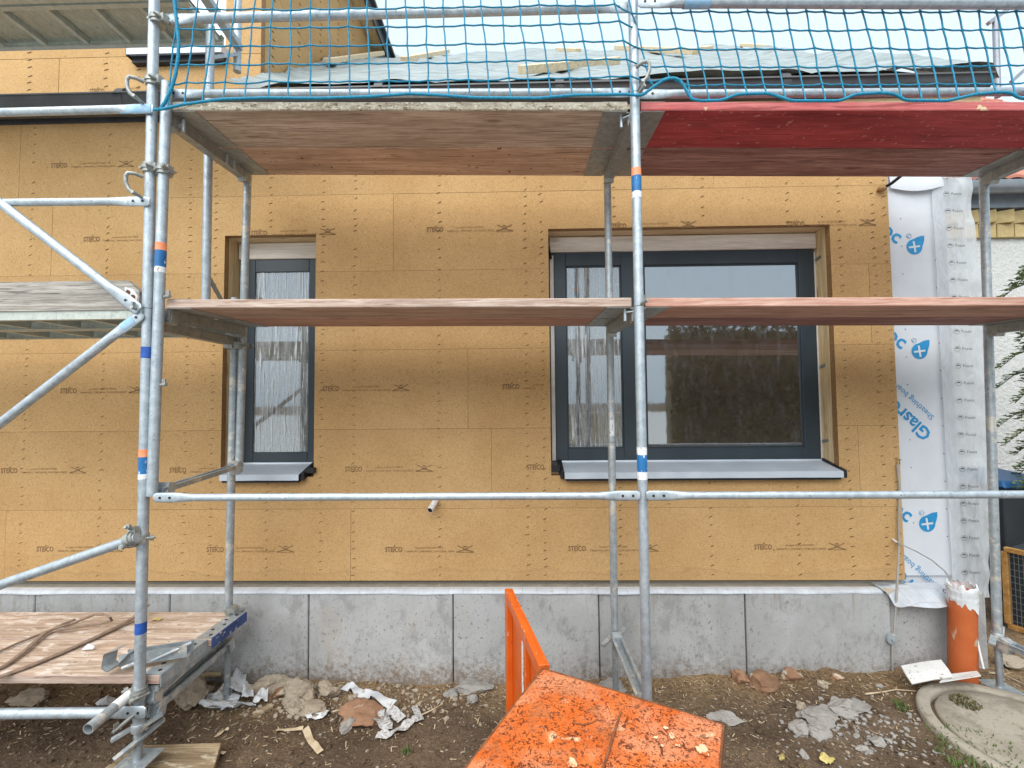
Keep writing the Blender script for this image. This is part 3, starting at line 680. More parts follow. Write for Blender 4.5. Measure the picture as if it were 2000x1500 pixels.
def sill(wn, xa, xb, cap_r, cap_l, mat):
    yb_, yf_ = 3.358, 3.135; zb, zf = 1.286, 1.242
    m = MB(); n = 24
    def fn(u, v):
        x = xa+(xb-xa)*u
        pts = [(yb_, zb+0.012), (yb_-0.004, zb), (yf_+0.008, zf), (yf_, zf-0.005), (yf_, zf-0.044), (yf_+0.012, zf-0.047)]
        y, z = pts[int(round(v*5))]; wv = 0.0016*noise.noise(Vector((x*6, y*20, 1)))
        return (x, y, z+wv)
    m.grid(fn, n, 5, False); s_ = m.build('sill', mat, wn)
    m = MB(); m.box((xa+0.01, yf_+0.014, zf-0.062), (xb-0.01, YW-0.004, zf-0.045)); m.build('sill_underlay', M['black'], wn)
    for x, w_, f in ((xb, 0.03, cap_r), (xa-0.028, 0.028, cap_l)):
        if f:
            m = MB(); m.hexa([(x+0.001, yf_+f, zf-0.05), (x+w_, yf_+f, zf-0.05), (x+w_, yb_, zb-0.045), (x+0.001, yb_, zb-0.045), (x+0.001, yf_+f, zf+0.006), (x+w_, yf_+f, zf+0.006), (x+w_, yb_, zb+0.02), (x+0.001, yb_, zb+0.02)], 0.003); m.build('sill_end_cap', M['black'], wn)
sill(wn, P(428, 930, 3.135).x, P(583, 930, 3.135).x, 0.02, 0, M['sill'])
m = MB(); m.box((P(583, 930, 3.135).x+0.032, YW-0.035, 1.243), (P(583, 930, 3.135).x+0.10, YW-0.003, 1.283), 0.004); m.build('sill_end_cap', M['black'], wn)
# large window
wn, YF = window(BIG, None, True)
ztop = gl(1300, 461).z; zs = gl(1300, 490).z
m = MB(); m.box((BIG[0]+0.02, YF-0.012, zs), (gl(1592, 475).x, YF+0.015, ztop), 0.003); m.build('top_strip', M['wood_white'], wn)
fx0 = gl(1084, 700).x; fx1 = gl(1597, 700).x; fz0 = 1.289; fz1 = zs-0.002
g1 = (gl(1107, 700).x, gl(1216, 700).x, gl(1160, 877).z, gl(1160, 519).z); g2 = (gl(1261, 700).x, gl(1566, 700).x, gl(1420, 873).z, gl(1420, 515).z)
m = MB()
frame_rect(m, fx0, fx1, fz0, fz1, YF, YF+0.06, g1[0]-fx0, fx1-g2[1], fz1-(g1[3]+g2[3])/2, (g1[2]+g2[2])/2-fz0)
m.box((g1[1], YF-0.003, fz0+0.03), (g2[0], YF+0.05, fz1-0.03), 0.003); m.build('frame', M['frame'], wn)
m = MB()
for a in (g1, g2):
    frame_rect(m, a[0]-0.001, a[1]+0.001, (g1[2]+g2[2])/2-0.001, (g1[3]+g2[3])/2+0.001, YF+0.008, YF+0.03, 0.012, 0.012, 0.012, 0.012)
m.build('glazing_bead', M['frame'], wn)
for a, d in ((g1, 5.0), (g2, 9.0)):
    z0_, z1_ = (g1[2]+g2[2])/2, (g1[3]+g2[3])/2
    m = MB(); m.box((a[0]-0.01, YF+0.018, z0_-0.01), (a[1]+0.01, YF+0.021, z1_+0.01)); m.build('pane', M['pane'], wn)
crinkle(g1[0]+0.012, g1[1]-0.012, z0_+0.012, z1_-0.012, YF+0.016, 0.007, 5.0).build('protective_film', M['film'], wn)
crinkle(g2[0]+0.013, g2[1]-0.013, z0_+0.013, z1_-0.013, YF+0.0165, 0.0, 9.0).build('protective_film', M['film_thin'], wn)
for xa, xb in ((fx0-0.03, fx0-0.002), (fx1+0.002, fx1+0.014)):
    m = MB(); m.box((xa, YF+0.004, fz0+0.01), (xb, YF+0.03, fz1-0.02)); m.build('sealing_strip', M['strip'], wn)
for py_ in (505, 716, 862):
    p = P(1600, py_, 3.33)
    m = MB(); m.bar((BIG[1]-0.002, 3.30, p.z+0.01), (fx1+0.012, 3.362, p.z-0.004), 0.004, 0.022, up=(0, 0, 1)); m.build('fixing_anchor', M['galv_dark'], wn)
m = MB(); m.bar((BIG[0]+0.004, 3.30, 2.96), (BIG[0]+0.03, 3.35, 2.86), 0.012, 0.02); m.build('tape_flap', M['black'], wn)
sill(wn, P(1103, 930, 3.135).x, P(1648, 925, 3.135).x, 0.006, 0.03, M['sill'])
m = MB(); m.box((P(1103, 930, 3.135).x-0.09, YW-0.03, 1.243), (P(1103, 930, 3.135).x-0.03, YW-0.003, 1.288), 0.004); m.build('sill_end_cap', M['black'], wn)

# ---- plinth
pj = [-4.6]+[P(x, 1250, YP).x for x in (65, 330, 602, 885, 1171, 1458, 1742)]
for a, b in zip(pj, pj[1:]):
    m = MB(); dy = random.uniform(-0.003, 0.003); m.box((a+0.004, YP+dy, -0.6), (b-0.004, YP+0.2, 0.415), 0.006); m.build('concrete_block', M['concrete'], house)
XCOR = P(1872, 800, 3.26).x
m = MB(); m.box((pj[-1]+0.001, YP+0.03, -0.6), (P(1930, 1250, 3.13).x, 3.6, 0.40), 0.008); m.build('concrete_block', M['concrete'], house)
m = MB(); m.box((-4.6, YP+0.06, -0.6), (pj[-1]-0.02, 3.4, 0.41)); m.build('plinth_core', M['core'], house)
M['sandbed'] = mottle('pale_sandy_bed', (0.46, 0.40, 0.31), (0.62, 0.56, 0.46), 14, rough=0.95, rand=0, world=True, bump=0.4)
# membrane over the ledge, wire mesh and timber sole above it
def memb(u, v):
    x = -4.6+u*(pj[-1]-0.05+4.6); pts = [(3.148, 0.436), (3.13, 0.434), (3.105, 0.429), (3.096, 0.422), (3.0945, 0.411)]
    y, z = pts[int(round(v*4))]; f = noise.noise(Vector((x*2.2, v, 0)))
    return (x, y-0.004*abs(f)*v*4, z+0.006*f*v-0.004*v*noise.noise(Vector((x*9, 2, 0))))
m = MB(); m.grid(memb, 240, 4); m.build('membrane', M['membrane'], house)
m = MB(); m.box((-4.6, 3.12, 0.40), (2.72, 3.26, 0.4275)); m.build('mortar_bed', M['sandbed'], house)
m = MB()
x = -4.55
while x < 2.68:
    sh = 0.02*(1 if x > -0.6 else 0)+random.uniform(-0.001, 0.001)
    m.bar((x, 3.201, 0.4585), (x+sh, 3.152, 0.4385), 0.0032, 0.0026); x += 0.0165
for k in range(2): m.bar((-4.55, 3.188-0.02*k, 0.4555-0.008*k), (2.68, 3.188-0.02*k, 0.4555-0.008*k), 0.002, 0.002)
m.build('insect_mesh', M['wire'], house, kind='stuff')
# loose membrane flap at the corner
def flap(u, v):
    x = P(1722, 1150, YP).x+u*(P(1862, 1150, YP).x-P(1722, 1150, YP).x)
    dip = 0.05*math.exp(-((u-0.13)/0.07)**2)
    out = (0.02+0.10*math.sin(math.pi*min(1, max(0, (u-0.15)/0.85))**0.8)*0.8) if u > 0.15 else 0.02
    return (x, 3.19-(0.10+out)*v, 0.447-0.01*v-dip*v-0.075*v*v*(1 if u > 0.2 else u*5)+0.004*noise.noise(Vector((x*8, v*3, 5))))
m = MB(); m.grid(flap, 40, 8); fl = m.build('membrane', M['membrane'], house)
vs, fs = T('OC', 0.075); p = P(1832, 1152, 3.06)
m = MB(); m.add([(p.x+v.x*0.8, p.y-0.045+v.y*0.5, p.z-0.012+v.y*0.42+0.004) for v in vs], fs); m.build('print', M['print_dark'], fl)

# ---- white sheathing panel with blue print, foil strip round the corner
xs0, xs1 = 2.61, P(1862, 800, 3.258).x
sb = MB().box((xs0, 3.256, P(1800, 1124, 3.256).z), (xs1, 3.27, 4.0)).build('sheathing_board', M['sheathing'], house)
m = MB(); m.box((2.61, 3.275, 0.1), (XCOR-0.01, 8.0, 4.0)); m.build('side_wall', M['sheathing'], house)
def upside(body, size, px_, py_, ang, name='print', mat='print_blue', w_=None, parent=sb, Y=3.2545, off=0.0):
    vs, fs = T(body, size, w_, off); p = P(px_, py_, Y); c, s_ = math.cos(ang), math.sin(ang)
    m = MB(); m.add([(p.x+v.x*c-v.y*s_, Y, p.z+v.x*s_+v.y*c) for v in vs], fs); return m.build(name, M[mat], parent)
def drop(px_, py_, parent=sb, Y=3.2545, r=0.058):
    """water-drop mark with a pale cross"""
    p = P(px_, py_, Y); m = MB(); n = 28; a0 = math.radians(48); pts = []
    for k in range(n):
        a = 2*math.pi*k/n; d = (a+math.pi) % (2*math.pi)-math.pi
        rr = r*(1+0.95*max(0, 1-abs(d)/0.85)**1.6); pts.append((p.x+rr*math.cos(a+a0), Y, p.z+rr*math.sin(a+a0)))
    m.add(pts, [list(range(n))]); d_ = m.build('print', M['print_blue'], parent)
    m = MB(); A_, B_ = r*0.72, r*0.12; c, s_ = math.cos(0.12), math.sin(0.12)
    cr_ = [(A_, -B_), (A_, B_), (B_, B_), (B_, A_), (-B_, A_), (-B_, B_), (-A_, B_), (-A_, -B_), (-B_, -B_), (-B_, -A_), (B_, -A_), (B_, -B_)]
    m.add([(p.x+x*c-z*s_, Y-0.0008, p.z+x*s_+z*c) for x, z in cr_], [list(range(12))])
    m.build('print', M['sheathing'], parent)
for (ox, oy), (dx_, dy_), (rx_, ry_) in (((1697, 420), (1786, 482), (1775, 461)), ((1706, 625), (1796, 686), (1785, 665)), ((1716, 962), (1811, 1023), (1800, 1002))):
    upside('roc', 0.155, ox+9, oy+22, math.radians(-40), off=0.003); drop(dx_, dy_)
    upside('R', 0.022, rx_-3, ry_+3, 0.0)
    p = P(rx_, ry_, 3.2545); m = MB(); m.path([(p.x+0.017*math.cos(k*math.pi/8), p.y, p.z+0.017*math.sin(k*math.pi/8)) for k in range(17)], 0.0012, 5, cap=False); m.build('print', M['print_blue'], sb)
for oy in (0, 336):
    upside('Glasroc', 0.135, 1822+oy*0.04, 846+oy, math.radians(136), off=0.003); upside('Sheathing board', 0.060, 1826+oy*0.04, 814+oy, math.radians(136))
pr = MB()
for i in range(26):
    p = P(1738+30*i/26 + (20 if i % 2 else 85), 400+27*i, 3.2545); pr.box((p.x-0.003, 3.2543, p.z-0.003), (p.x+0.003, 3.257, p.z+0.003))
pr.build('screw_heads', M['black'], house, kind='stuff')
def curl(u, v):
    x = P(1735, 350, 3.25).x+u*0.37; zt = P(1780, 325, 3.25).z
    return (x, 3.25-0.05*math.sin(v*2.2)*(0.4+u*0.5)*v, zt-v*0.17-0.03*v*math.sin(u*math.pi))
m = MB(); m.grid(curl, 16, 10); m.build('loose_sheet', M['sheathing'], house)
def foilf(u, v):
    yl = 325+v*(1165-325)
    xl = 1818+(1862-1818)*v; xr = lerp(yl, [(325, 1890), (660, 1916), (900, 1924), (1165, 1928)])
    x_ = xl+(xr-xl)*u
    p = P(x_, yl, 3.235); n_ = noise.noise(Vector((p.x*9, p.z*4, 2)))+0.5*noise.noise(Vector((p.x*22, p.z*11, 5)))
    return (p.x, 3.235+0.018*n_*(0.3+u)-0.02*u, p.z)
m = MB(); m.grid(foilf, 24, 110); fo = m.build('plastic_sheeting', M['foil'], house)
vs, fs = T('Poesis', 0.03, 0.07)
lm = MB(); lm.add([(v.x+0.034, 0, v.y-0.010) for v in vs], fs)
lm.path([(0.024*math.cos(k*math.pi/3), 0, 0.019*math.sin(k*math.pi/3)) for k in range(7)], 0.0011, 4, cap=False)
lm.add([(-0.017, 0, -0.003), (-0.008, 0, 0.009), (0.008, 0, 0.009), (0.017, 0, -0.003), (0.006, 0, 0.001), (-0.006, 0, 0.001)], [(0, 1, 2, 3, 4, 5)])
lme = lm.mesh('print')
for i in range(24):
    py_ = 345+33.6*i
    if py_ > 1135: break
    p = P(lerp(py_, [(345, 1846), (640, 1868), (940, 1881), (1130, 1884)]), py_, 3.198)
    place('print', lme, M['print_dark'], fo, p)

# ---- gutter, roofs, upper storey
XG1 = P(1930, 160, 3.05).x
def gut(x0, x1):
    m = MB(); n = 10; cy, cz, r = 3.095, 4.0, 0.088
    ring = [(cy+r*math.cos(math.pi+math.pi*k/n), cz+r*math.sin(math.pi+math.pi*k/n)) for k in range(n+1)]
    ring = [(cy-r-0.012, cz+0.004), (cy-r-0.012, cz+0.016)]+[(cy-r, cz+0.012)]+ring[1:]
    vs = []
    for x in (x0, x1):
        vs += [(x, y, z) for y, z in ring]
    k_ = len(ring); m.add(vs, [(i, i+1, k_+i+1, k_+i) for i in range(k_-1)], True)
    m.add([vs[i] for i in range(2, k_)], [list(range(k_-2))]); m.add([vs[k_+i] for i in range(2, k_)], [list(range(k_-2))[::-1]])
    return m
gx = [-4.8, -2.9, 0.3, XG1]
for a, b in zip(gx, gx[1:]): gut(a+0.001, b-0.001).build('gutter', M['gutter'], house)
for x in (-2.9, -1.0, 0.3, 1.9): MB().tube((x-0.03, 3.095, 4.0), (x+0.03, 3.095, 4.0), 0.091, 20).build('gutter_joint', M['gutter'], house)
MB().box((-4.8, 3.19, 3.92), (XG1-0.05, 3.22, 4.06)).build('fascia', M['gutter'], house)
XC = P(510, 100, 3.45).x
RS = 0.878
def rz(y): return 4.03+RS*(y-3.05)
m = MB(); m.hexa([(XC+0.004, 3.1, rz(3.1)-0.2), (XG1, 3.1, rz(3.1)-0.2), (XG1, 7.0, rz(7.0)-0.2), (XC+0.004, 7.0, rz(7)-0.2), (XC+0.004, 3.1, rz(3.1)-0.04), (XG1, 3.1, rz(3.1)-0.04), (XG1, 7.0, rz(7)-0.04), (XC+0.004, 7.0, rz(7)-0.04)]); rf = m.build('roof', M['wood_pale'], house)
m = MB(); m.hexa([(XC+0.004, 7.0, rz(7)-0.2), (XG1, 7.0, rz(7)-0.2), (XG1, 10.9, 4.0), (XC+0.004, 10.9, 4.0), (XC+0.004, 7.0, rz(7)-0.04), (XG1, 7.0, rz(7)-0.04), (XG1, 10.9, 4.1), (XC+0.004, 10.9, 4.1)]); m.build('roof', M['wood_pale'], house)
m = MB(); m.hexa([(-4.8, 3.1, 4.0), (XC-0.01, 3.1, 4.0), (XC-0.01, 3.46, 4.2), (-4.8, 3.46, 4.2), (-4.8, 3.1, 4.03), (XC-0.01, 3.1, 4.03), (XC-0.01, 3.46, 4.24), (-4.8, 3.46, 4.24)]); m.build('lean_to_strip', M['zinc'], house)
uz = [4.18, P(150, 113, 3.45).z, P(150, 113, 3.45).z+0.585, P(150, 113, 3.45).z+1.17, P(150, 113, 3.45).z+1.8]
ub = []
xa_ = P(115, 150, 3.45).x
UH = [(P(285, 90, 3.45).x, P(440, 90, 3.45).x, P(350, 100, 3.45).z, P(350, 100, 3.45).z+1.3)]
for k in range(4):
    xj = [-4.9, xa_ if k % 2 == 0 else xa_-0.9, XC]
    for a, b in zip(xj, xj[1:]):
        ub += [q[0] for q in panel(a, b, uz[k], uz[k+1], 3.45, 3.50, 0.004, 'insulation_board', M['fibre'], house, holes=UH)]
board_print(175, 177, Y=3.45, parent=ub[0]); board_print(-160, 181, Y=3.45, parent=ub[0])
st = MB()
for x_ in (58, 208, 270):
    z = 4.25; 
    while z < 5.6:
        c = P(x_, 150, 3.45); x = c.x+random.gauss(0, 0.006); st.hexa([(x-0.018, 3.447, z-0.005), (x+0.018, 3.447, z+0.003), (x+0.018, 3.452, z+0.003), (x-0.018, 3.452, z-0.005), (x-0.014, 3.447, z), (x+0.014, 3.447, z+0.008), (x+0.014, 3.452, z+0.008), (x-0.014, 3.452, z)]); z += random.gauss(0.07, 0.01)
# right-hand wall of the taller part, boards running back
zz = 4.18; k = 0
while zz < 6.9:
    yj = [3.455, 4.6+0.5*(k % 3), 6.42]
    for a, b in zip(yj, yj[1:]):
        m = MB(); m.box((XC-0.05, a+0.002+(0.05 if a < 3.5 else 0), zz+0.002), (XC, b-0.002, min(6.9, zz+0.583)))
        m.build('insulation_board', M['fibre'], house)
    zz += 0.585; k += 1
for yy in (3.62, 4.05, 4.5, 4.95, 5.4, 5.85, 6.25):
    z = 4.3
    while z < 6.7:
        a = yy+random.gauss(0, 0.01); st.hexa([(XC-0.002, a-0.02, z-0.007), (XC+0.0025, a-0.02, z-0.007), (XC+0.0025, a+0.02, z+0.001), (XC-0.002, a+0.02, z+0.001), (XC-0.002, a-0.016, z), (XC+0.0025, a-0.016, z), (XC+0.0025, a+0.016, z+0.009), (XC-0.002, a+0.016, z+0.009)]); z += random.gauss(0.08, 0.012)
st.build('staple_rows', M['staple'], house, kind='stuff')
MB().box((-4.9, 3.66, 4.1), (XC-0.052, 6.40, 6.9)).build('wall_core', M['core'], house)
# eave over that wall
ZE = P(742, 112, 6.3).z-0.02
m = MB(); m.box((-5, 3.3, ZE), (XC+0.17, 6.42, ZE+0.05)); ev = m.build('roof', M['wood_jamb'], house)
MB().box((XC+0.171, 3.3, ZE-0.03), (XC+0.195, 6.42, ZE+0.12)).build('fascia', M['gutter'], ev)
MB().box((XC-0.02+0.03, 6.421, ZE-0.16), (XC+0.22, 6.46, ZE+0.12)).build('fascia', M['black'], ev)
MB().box((-5, 3.28, ZE+0.121), (XC+0.25, 6.46, ZE+0.16)).build('roof_covering', M['gutter'], ev)
# upper window, only its foot shows
wu = bpy.data.objects.new('window', None); COL.objects.link(wu); h = UH[0]; WLOC[wu.name] = Vector((h[0], 3.5, h[2])); wu.parent = house; wu.location = WLOC[wu.name]-WLOC[house.name]
m = MB(); frame_rect(m, h[0]+0.002, h[1]-0.002, h[2]+0.03, h[3], 3.56, 3.62, 0.07, 0.07, 0.07, 0.08); m.build('frame', M['frame'], wu)
MB().box((h[0]+0.06, 3.585, h[2]+0.1), (h[1]-0.06, 3.59, h[3]-0.06)).build('pane', M['pane'], wu)
MB().box((h[0]+0.03, 3.545, h[2]+0.035), (h[1]-0.03, 3.558, h[2]+0.12)).build('sealing_strip', M['strip'], wu)
MB().hexa([(h[0]-0.08, 3.36, h[2]-0.09), (h[1]+0.03, 3.36, h[2]-0.09), (h[1]+0.03, 3.56, h[2]-0.01), (h[0]-0.08, 3.56, h[2]-0.01), (h[0]-0.08, 3.36, h[2]-0.025), (h[1]+0.03, 3.36, h[2]-0.025), (h[1]+0.03, 3.56, h[2]+0.03), (h[0]-0.08, 3.56, h[2]+0.03)]).build('sill', M['sill'], wu)
MB().box((h[0]-0.07, 3.40, h[2]-0.13), (h[1]+0.02, 3.448, h[2]-0.075)).build('sill_underlay', M['black'], wu)
MB().box((h[0]-0.095, 3.37, h[2]-0.092), (h[0]-0.081, 3.46, h[2]+0.0)).build('sill_end_cap', M['black'], wu)
# small things fixed to the wall
p = P(848, 990, YW); m = MB(); m.tube((p.x+0.02, YW+0.01, p.z+0.06), (p.x-0.01, YW-0.10, p.z+0.0), 0.022, 16, hollow=True); op_ = m.build('overflow_pipe', M['white_pl'], house)
d_ = Vector((-0.03, -0.11, -0.06)).normalized(); e_ = Vector((p.x-0.01, YW-0.10, p.z)); MB().tube(e_-d_*0.006, e_+d_*0.0006, 0.0175, 14).build('bore_shade', M['black'], op_)  # black disc stands in for the shade inside the pipe bore
p = P(1718, 372, YW); q = P(1772, 334, 3.0); m = MB(); m.path([(p.x, YW+0.01, p.z), (p.x+0.05, YW-0.05, p.z+0.03), tuple(q), (q.x+0.15, 2.96, q.z+0.25)], 0.011, 10); cb = m.build('wall_cable', M['black'], house)
m = MB(); m.lathe((p.x, YW-0.02, p.z-0.02), [(0.004, 0), (0.03, 0.012), (0.024, 0.035), (0.004, 0.045)], 10); m.build('foam_plug', M['fibre_edge'], cb)

# ================================================================ TARPAULIN AND BATTENS
def tarpf(u, v):
    x = XC+0.02+u*(XG1+0.10-XC); y = 3.02+v*4.05
    n_ = noise.noise(Vector((x*0.7, y*2.2, 0)))+0.55*noise.noise(Vector((x*2.0, y*5, 3)))+0.3*noise.noise(Vector((x*5, y*9, 8)))
    z = rz(y)+0.01+0.07*abs(n_)+0.05*abs(noise.noise(Vector((x*0.5+y*0.9, y*6, 11))))+0.10*max(0, noise.noise(Vector((x*0.45, y*0.5, 21))))
    if u > 0.9: z += 0.10*math.sin((u-0.9)*31)*(0.6+0.6*noise.noise(Vector((y*1.4, 3, 2)))); 
    if v > 0.93: z += 0.06*noise.noise(Vector((x*2.6, 5, 0)))
    if u > 0.985: z -= 0.10
    if u < 0.03: z += 0.06*(1-u/0.03)
    return (x, y, z)
m = MB(); m.grid(tarpf, 150, 150); tag(m.build('tarpaulin', M['tarp']), 'grey green tarpaulin spread over the pitched roof behind the net', 'tarpaulin')
def on_roof(px_, py_, lift=0.11):
    # intersection of the sight line with the roof plane
    d = RM @ Vector(((px_-1000)/F, -(py_-750)/F, -1.0)); k = (4.03+lift-ZC-RS*3.05)/(d.z-RS*d.y)
    return Vector((d.x*k, d.y*k, ZC+d.z*k))
def batten(a, Ya, b, Yb, w_, t_, label):
    pa = P(a[0], a[1], Ya); pb = P(b[0], b[1], Yb)
    hz = lambda q: tarpf((q.x-XC-0.02)/(XG1+0.10-XC), (q.y-3.02)/4.05)[2]-rz(q.y)
    hi = max(hz(pa.lerp(pb, k/8)) for k in range(9)); pa.z = rz(Ya)+hi+t_*0.45; pb.z = rz(Yb)+hi+t_*0.45
    m = MB(); m.bar(pa, pb, w_, t_, up=(0, -0.65, 0.76), c=0.003); tag(m.build('batten', M['batten']), label, 'batten', 'battens on the tarpaulin')
batten((640, 140), 4.3, (745, 112), 6.0, 0.09, 0.05, 'long pale batten on the tarpaulin beside the taller wall')
batten((790, 130), 4.5, (873, 98), 6.4, 0.09, 0.05, 'pale batten slanting up the tarpaulin, second from the taller wall')
batten((1020, 160), 3.35, (1205, 130), 4.1, 0.09, 0.06, 'thick pale batten lowest on the tarpaulin, left of the central post')
batten((1360, 118), 4.9, (1205, 95), 6.5, 0.09, 0.06, 'pale batten on the tarpaulin crossing behind the central post')
batten((1090, 94), 6.7, (1130, 97), 6.2, 0.09, 0.05, 'short pale batten end near the tarpaulin ridge, left of the post')
batten((1385, 95), 6.5, (1372, 96), 6.1, 0.12, 0.05, 'stubby wood offcut near the tarpaulin ridge, right of the post')
batten((1450, 105), 6.3, (1500, 117), 5.6, 0.07, 0.04, 'thin batten at the right verge of the tarpaulin')

# ================================================================ SCAFFOLD PARTS
RT, RG = 0.02415, 0.0190
def zU(x, y): return 3.272-0.0225*x+0.035*(y-YO)      # undersides of the two decks: the scaffold is not quite level
def zM(x, y): return 2.235-0.0105*x+0.035*(y-YO)
def clamp_band(parent, c, axis='z', r=RT, name='coupler', bolt=Vector((1, 0, 0))):
    """swivel coupler: two half bands, hinge lugs and bolts"""
    c = Vector(c); m = MB(); ax = Vector((0, 0, 1)) if axis == 'z' else Vector(axis)
    m.tube(c-ax*0.024, c+ax*0.024, r+0.010, 16); m.tube(c-ax*0.008, c+ax*0.008, r+0.015, 16)
    b = Vector(bolt).normalized(); sd_ = ax.cross(b).normalized()
    m.bar(c+b*(r+0.005)-ax*0.02, c+b*(r+0.005)+ax*0.02, 0.03, 0.05, up=b)
    m.tube(c+b*(r+0.004)-sd_*0.045, c+b*(r+0.03)+sd_*0.055, 0.007, 8)
    m.tube(c+b*(r+0.03)+sd_*0.03, c+b*(r+0.031)+sd_*0.045, 0.014, 6)
    m.bar(c-b*(r+0.006)-ax*0.018, c-b*(r+0.006)+ax*0.018, 0.03, 0.02, up=b)
    m.tube(c-b*(r+0.01)-sd_*0.03, c-b*(r+0.014)+sd_*0.05, 0.007, 8); m.tube(c-b*(r+0.014)+sd_*0.035, c-b*(r+0.014)+sd_*0.048, 0.013, 6)
    return m.build(name, M['galv_dark'], parent)
def rail(parent, p0, p1, r=RG, name='guardrail', flat0=True, flat1=True, mat='galv', holes=True):
    """tube with both ends hammered flat and drilled"""
    p0 = Vector(p0); p1 = Vector(p1); d = (p1-p0).normalized(); L = (p1-p0).length
    ts = []
    if flat0: ts += [(0, 0.9, 0.26), (0.014, 1.32, 0.24), (0.10, 1.36, 0.26), (0.15, 1.2, 0.55), (0.20, 1, 1)]
    else: ts += [(0, 1, 1)]
    if flat1: ts += [(L-0.20, 1, 1), (L-0.15, 1.2, 0.55), (L-0.10, 1.36, 0.26), (L-0.014, 1.32, 0.24), (L, 0.9, 0.26)]
    else: ts += [(L, 1, 1)]
    pts = [p0+d*t for t, _, _ in ts]
    m = MB(); m.path(pts, r, 14, prof=lambda i: (r*ts[i][2], r*ts[i][1])); o = m.build(name, M[mat], parent)
    if holes:
        hm = MB(); n_ = d.cross(Vector((0, 0, 1))).normalized()
        if n_.y > 0: n_ = -n_
        for f, t in ((flat0, 0.035), (flat0, 0.085), (flat1, L-0.035), (flat1, L-0.085)):
            if f: q = p0+d*t; hm.tube(q+n_*r*0.2, q+n_*(r*0.30+0.0012), 0.0065, 10)
        if hm.v: hm.build('hole', M['black'], o)
    return o
def hook(parent, c, s_=1):
    """guardrail stud with a drop latch"""
    c = Vector(c); m = MB(); m.tube(c, c+Vector((0, -0.07, 0.004)), 0.0085, 10)
    m.path([c+Vector((0, -0.055, 0.0)), c+Vector((0.022*s_, -0.064, 0.018)), c+Vector((0.034*s_, -0.068, 0.05)), c+Vector((0.034*s_, -0.07, 0.085)), c+Vector((0.022*s_, -0.07, 0.1)), c+Vector((0.0*s_, -0.055, 0.103)), c+Vector((-0.02*s_, -0.03, 0.10))], 0.0095, 8)
    return m.build('wedge_stud', M['galv_dark'], parent)
def stud(parent, c, d=(0.35, -0.9, 0.25), L=0.07):
    c = Vector(c); d = Vector(d).normalized(); m = MB(); m.tube(c, c+d*L, 0.009, 10); m.bar(c+d*(L-0.014)-Vector((0, 0, 0.006)), c+d*(L-0.014)+Vector((0, 0, 0.03)), 0.008, 0.02, up=d)
    return m.build('toggle_pin', M['galv_dark'], parent)
def standard(parent, p0, p1, joints=(), mat='galv', top_open=False):
    p0 = Vector(p0); p1 = Vector(p1); m = MB(); m.tube(p0, p1, RT, 20, hollow=top_open); o = m.build('standard', M[mat], parent)
    for z in joints:
        t = (z-p0.z)/(p1.z-p0.z); q = p0.lerp(p1, t); m = MB(); m.tube(q-Vector((0, 0, 0.0012)), q+Vector((0, 0, 0.0012)), RT+0.0007, 20); m.build('sleeve_joint', M['black'], o)
    return o
def band(parent, p0, p1, z0, z1, mat, name='sticker', half=False, extra=0.0008):
    p0 = Vector(p0); p1 = Vector(p1)
    f = lambda z: p0.lerp(p1, (z-p0.z)/(p1.z-p0.z))
    m = MB(); a, b = f(z0), f(z1)
    if not half: m.path([a, b], RT+extra, 20, cap=False)
    else:
        n = 10; vs = []
        for q in (a, b): vs += [q+Vector(((RT+extra)*math.sin(t), -(RT+extra)*math.cos(t), 0)) for t in [(-0.65+1.3*k/n) for k in range(n+1)]]
        m.add(vs, [(k, k+1, n+2+k, n+1+k) for k in range(n)], True)
    return m.build(name, M[mat], parent)
def jack(parent, x, y, ztop, zbot, plate=True):
    n = int((ztop-zbot)/0.006); m = MB()
    prof = [((0.0150 if k % 2 else 0.0205), zbot+(ztop-zbot)*k/n) for k in range(n+1)]
    m.lathe((x, y, 0), prof, 14); o = m.build('screw_jack', M['galv_dirty'], parent)
    m = MB(); zc = ztop-0.02; m.lathe((x, y, 0), [(0.027, zc-0.02), (0.030, zc-0.015), (0.030, zc+0.015), (0.027, zc+0.02)], 14)
    m.bar((x-0.02, y, zc), (x-0.09, y-0.05, zc-0.03), 0.03, 0.012); m.bar((x+0.02, y, zc), (x+0.08, y+0.05, zc+0.03), 0.03, 0.012); m.build('jack_nut', M['galv_dirty'], o)
    if plate: MB().box((x-0.075, y-0.075, zbot-0.006), (x+0.075, y+0.075, zbot+0.002), 0.002).build('base_plate', M['galv_dirty'], o)
    return o
def transom(parent, pa, pb, mat='galv_dark', w_=0.052, h_=0.055):
    """U channel from the outer to the inner standard, open upwards"""
    pa = Vector(pa); pb = Vector(pb); m = MB(); d = (pb-pa).normalized(); sx = d.cross(Vector((0, 0, 1))).normalized(); up = sx.cross(d)
    m.bar(pa-up*h_/2, pb-up*h_/2, w_, 0.004)
    for s_ in (-1, 1):
        q = sx*s_*(w_/2-0.002); m.bar(pa+q-up*0.002, pb+q-up*0.002, 0.004, h_-0.006); q2 = sx*s_*(w_/2+0.006); m.bar(pa+q2+up*(h_/2-0.003), pb+q2+up*(h_/2-0.003), 0.014, 0.004)
    o = m.build('transom', M[mat], parent)
    for e, q in ((pa, d), (pb, -d)):     # gusset plates
        MB().bar(e+q*0.03-up*0.045, e+q*0.05+up*0.03, 0.058, 0.05, up=d).build('gusset', M[mat], o)
    return o

# ---------------------------------------------------------------- main scaffold (two bays)
sc = thing('scaffold', 'galvanised tube scaffold of two bays in front of the fibre board wall', 'scaffold', (0.6, 2.55, -0.1))
XL, XM, XRt = -1.868, 0.606, 3.105
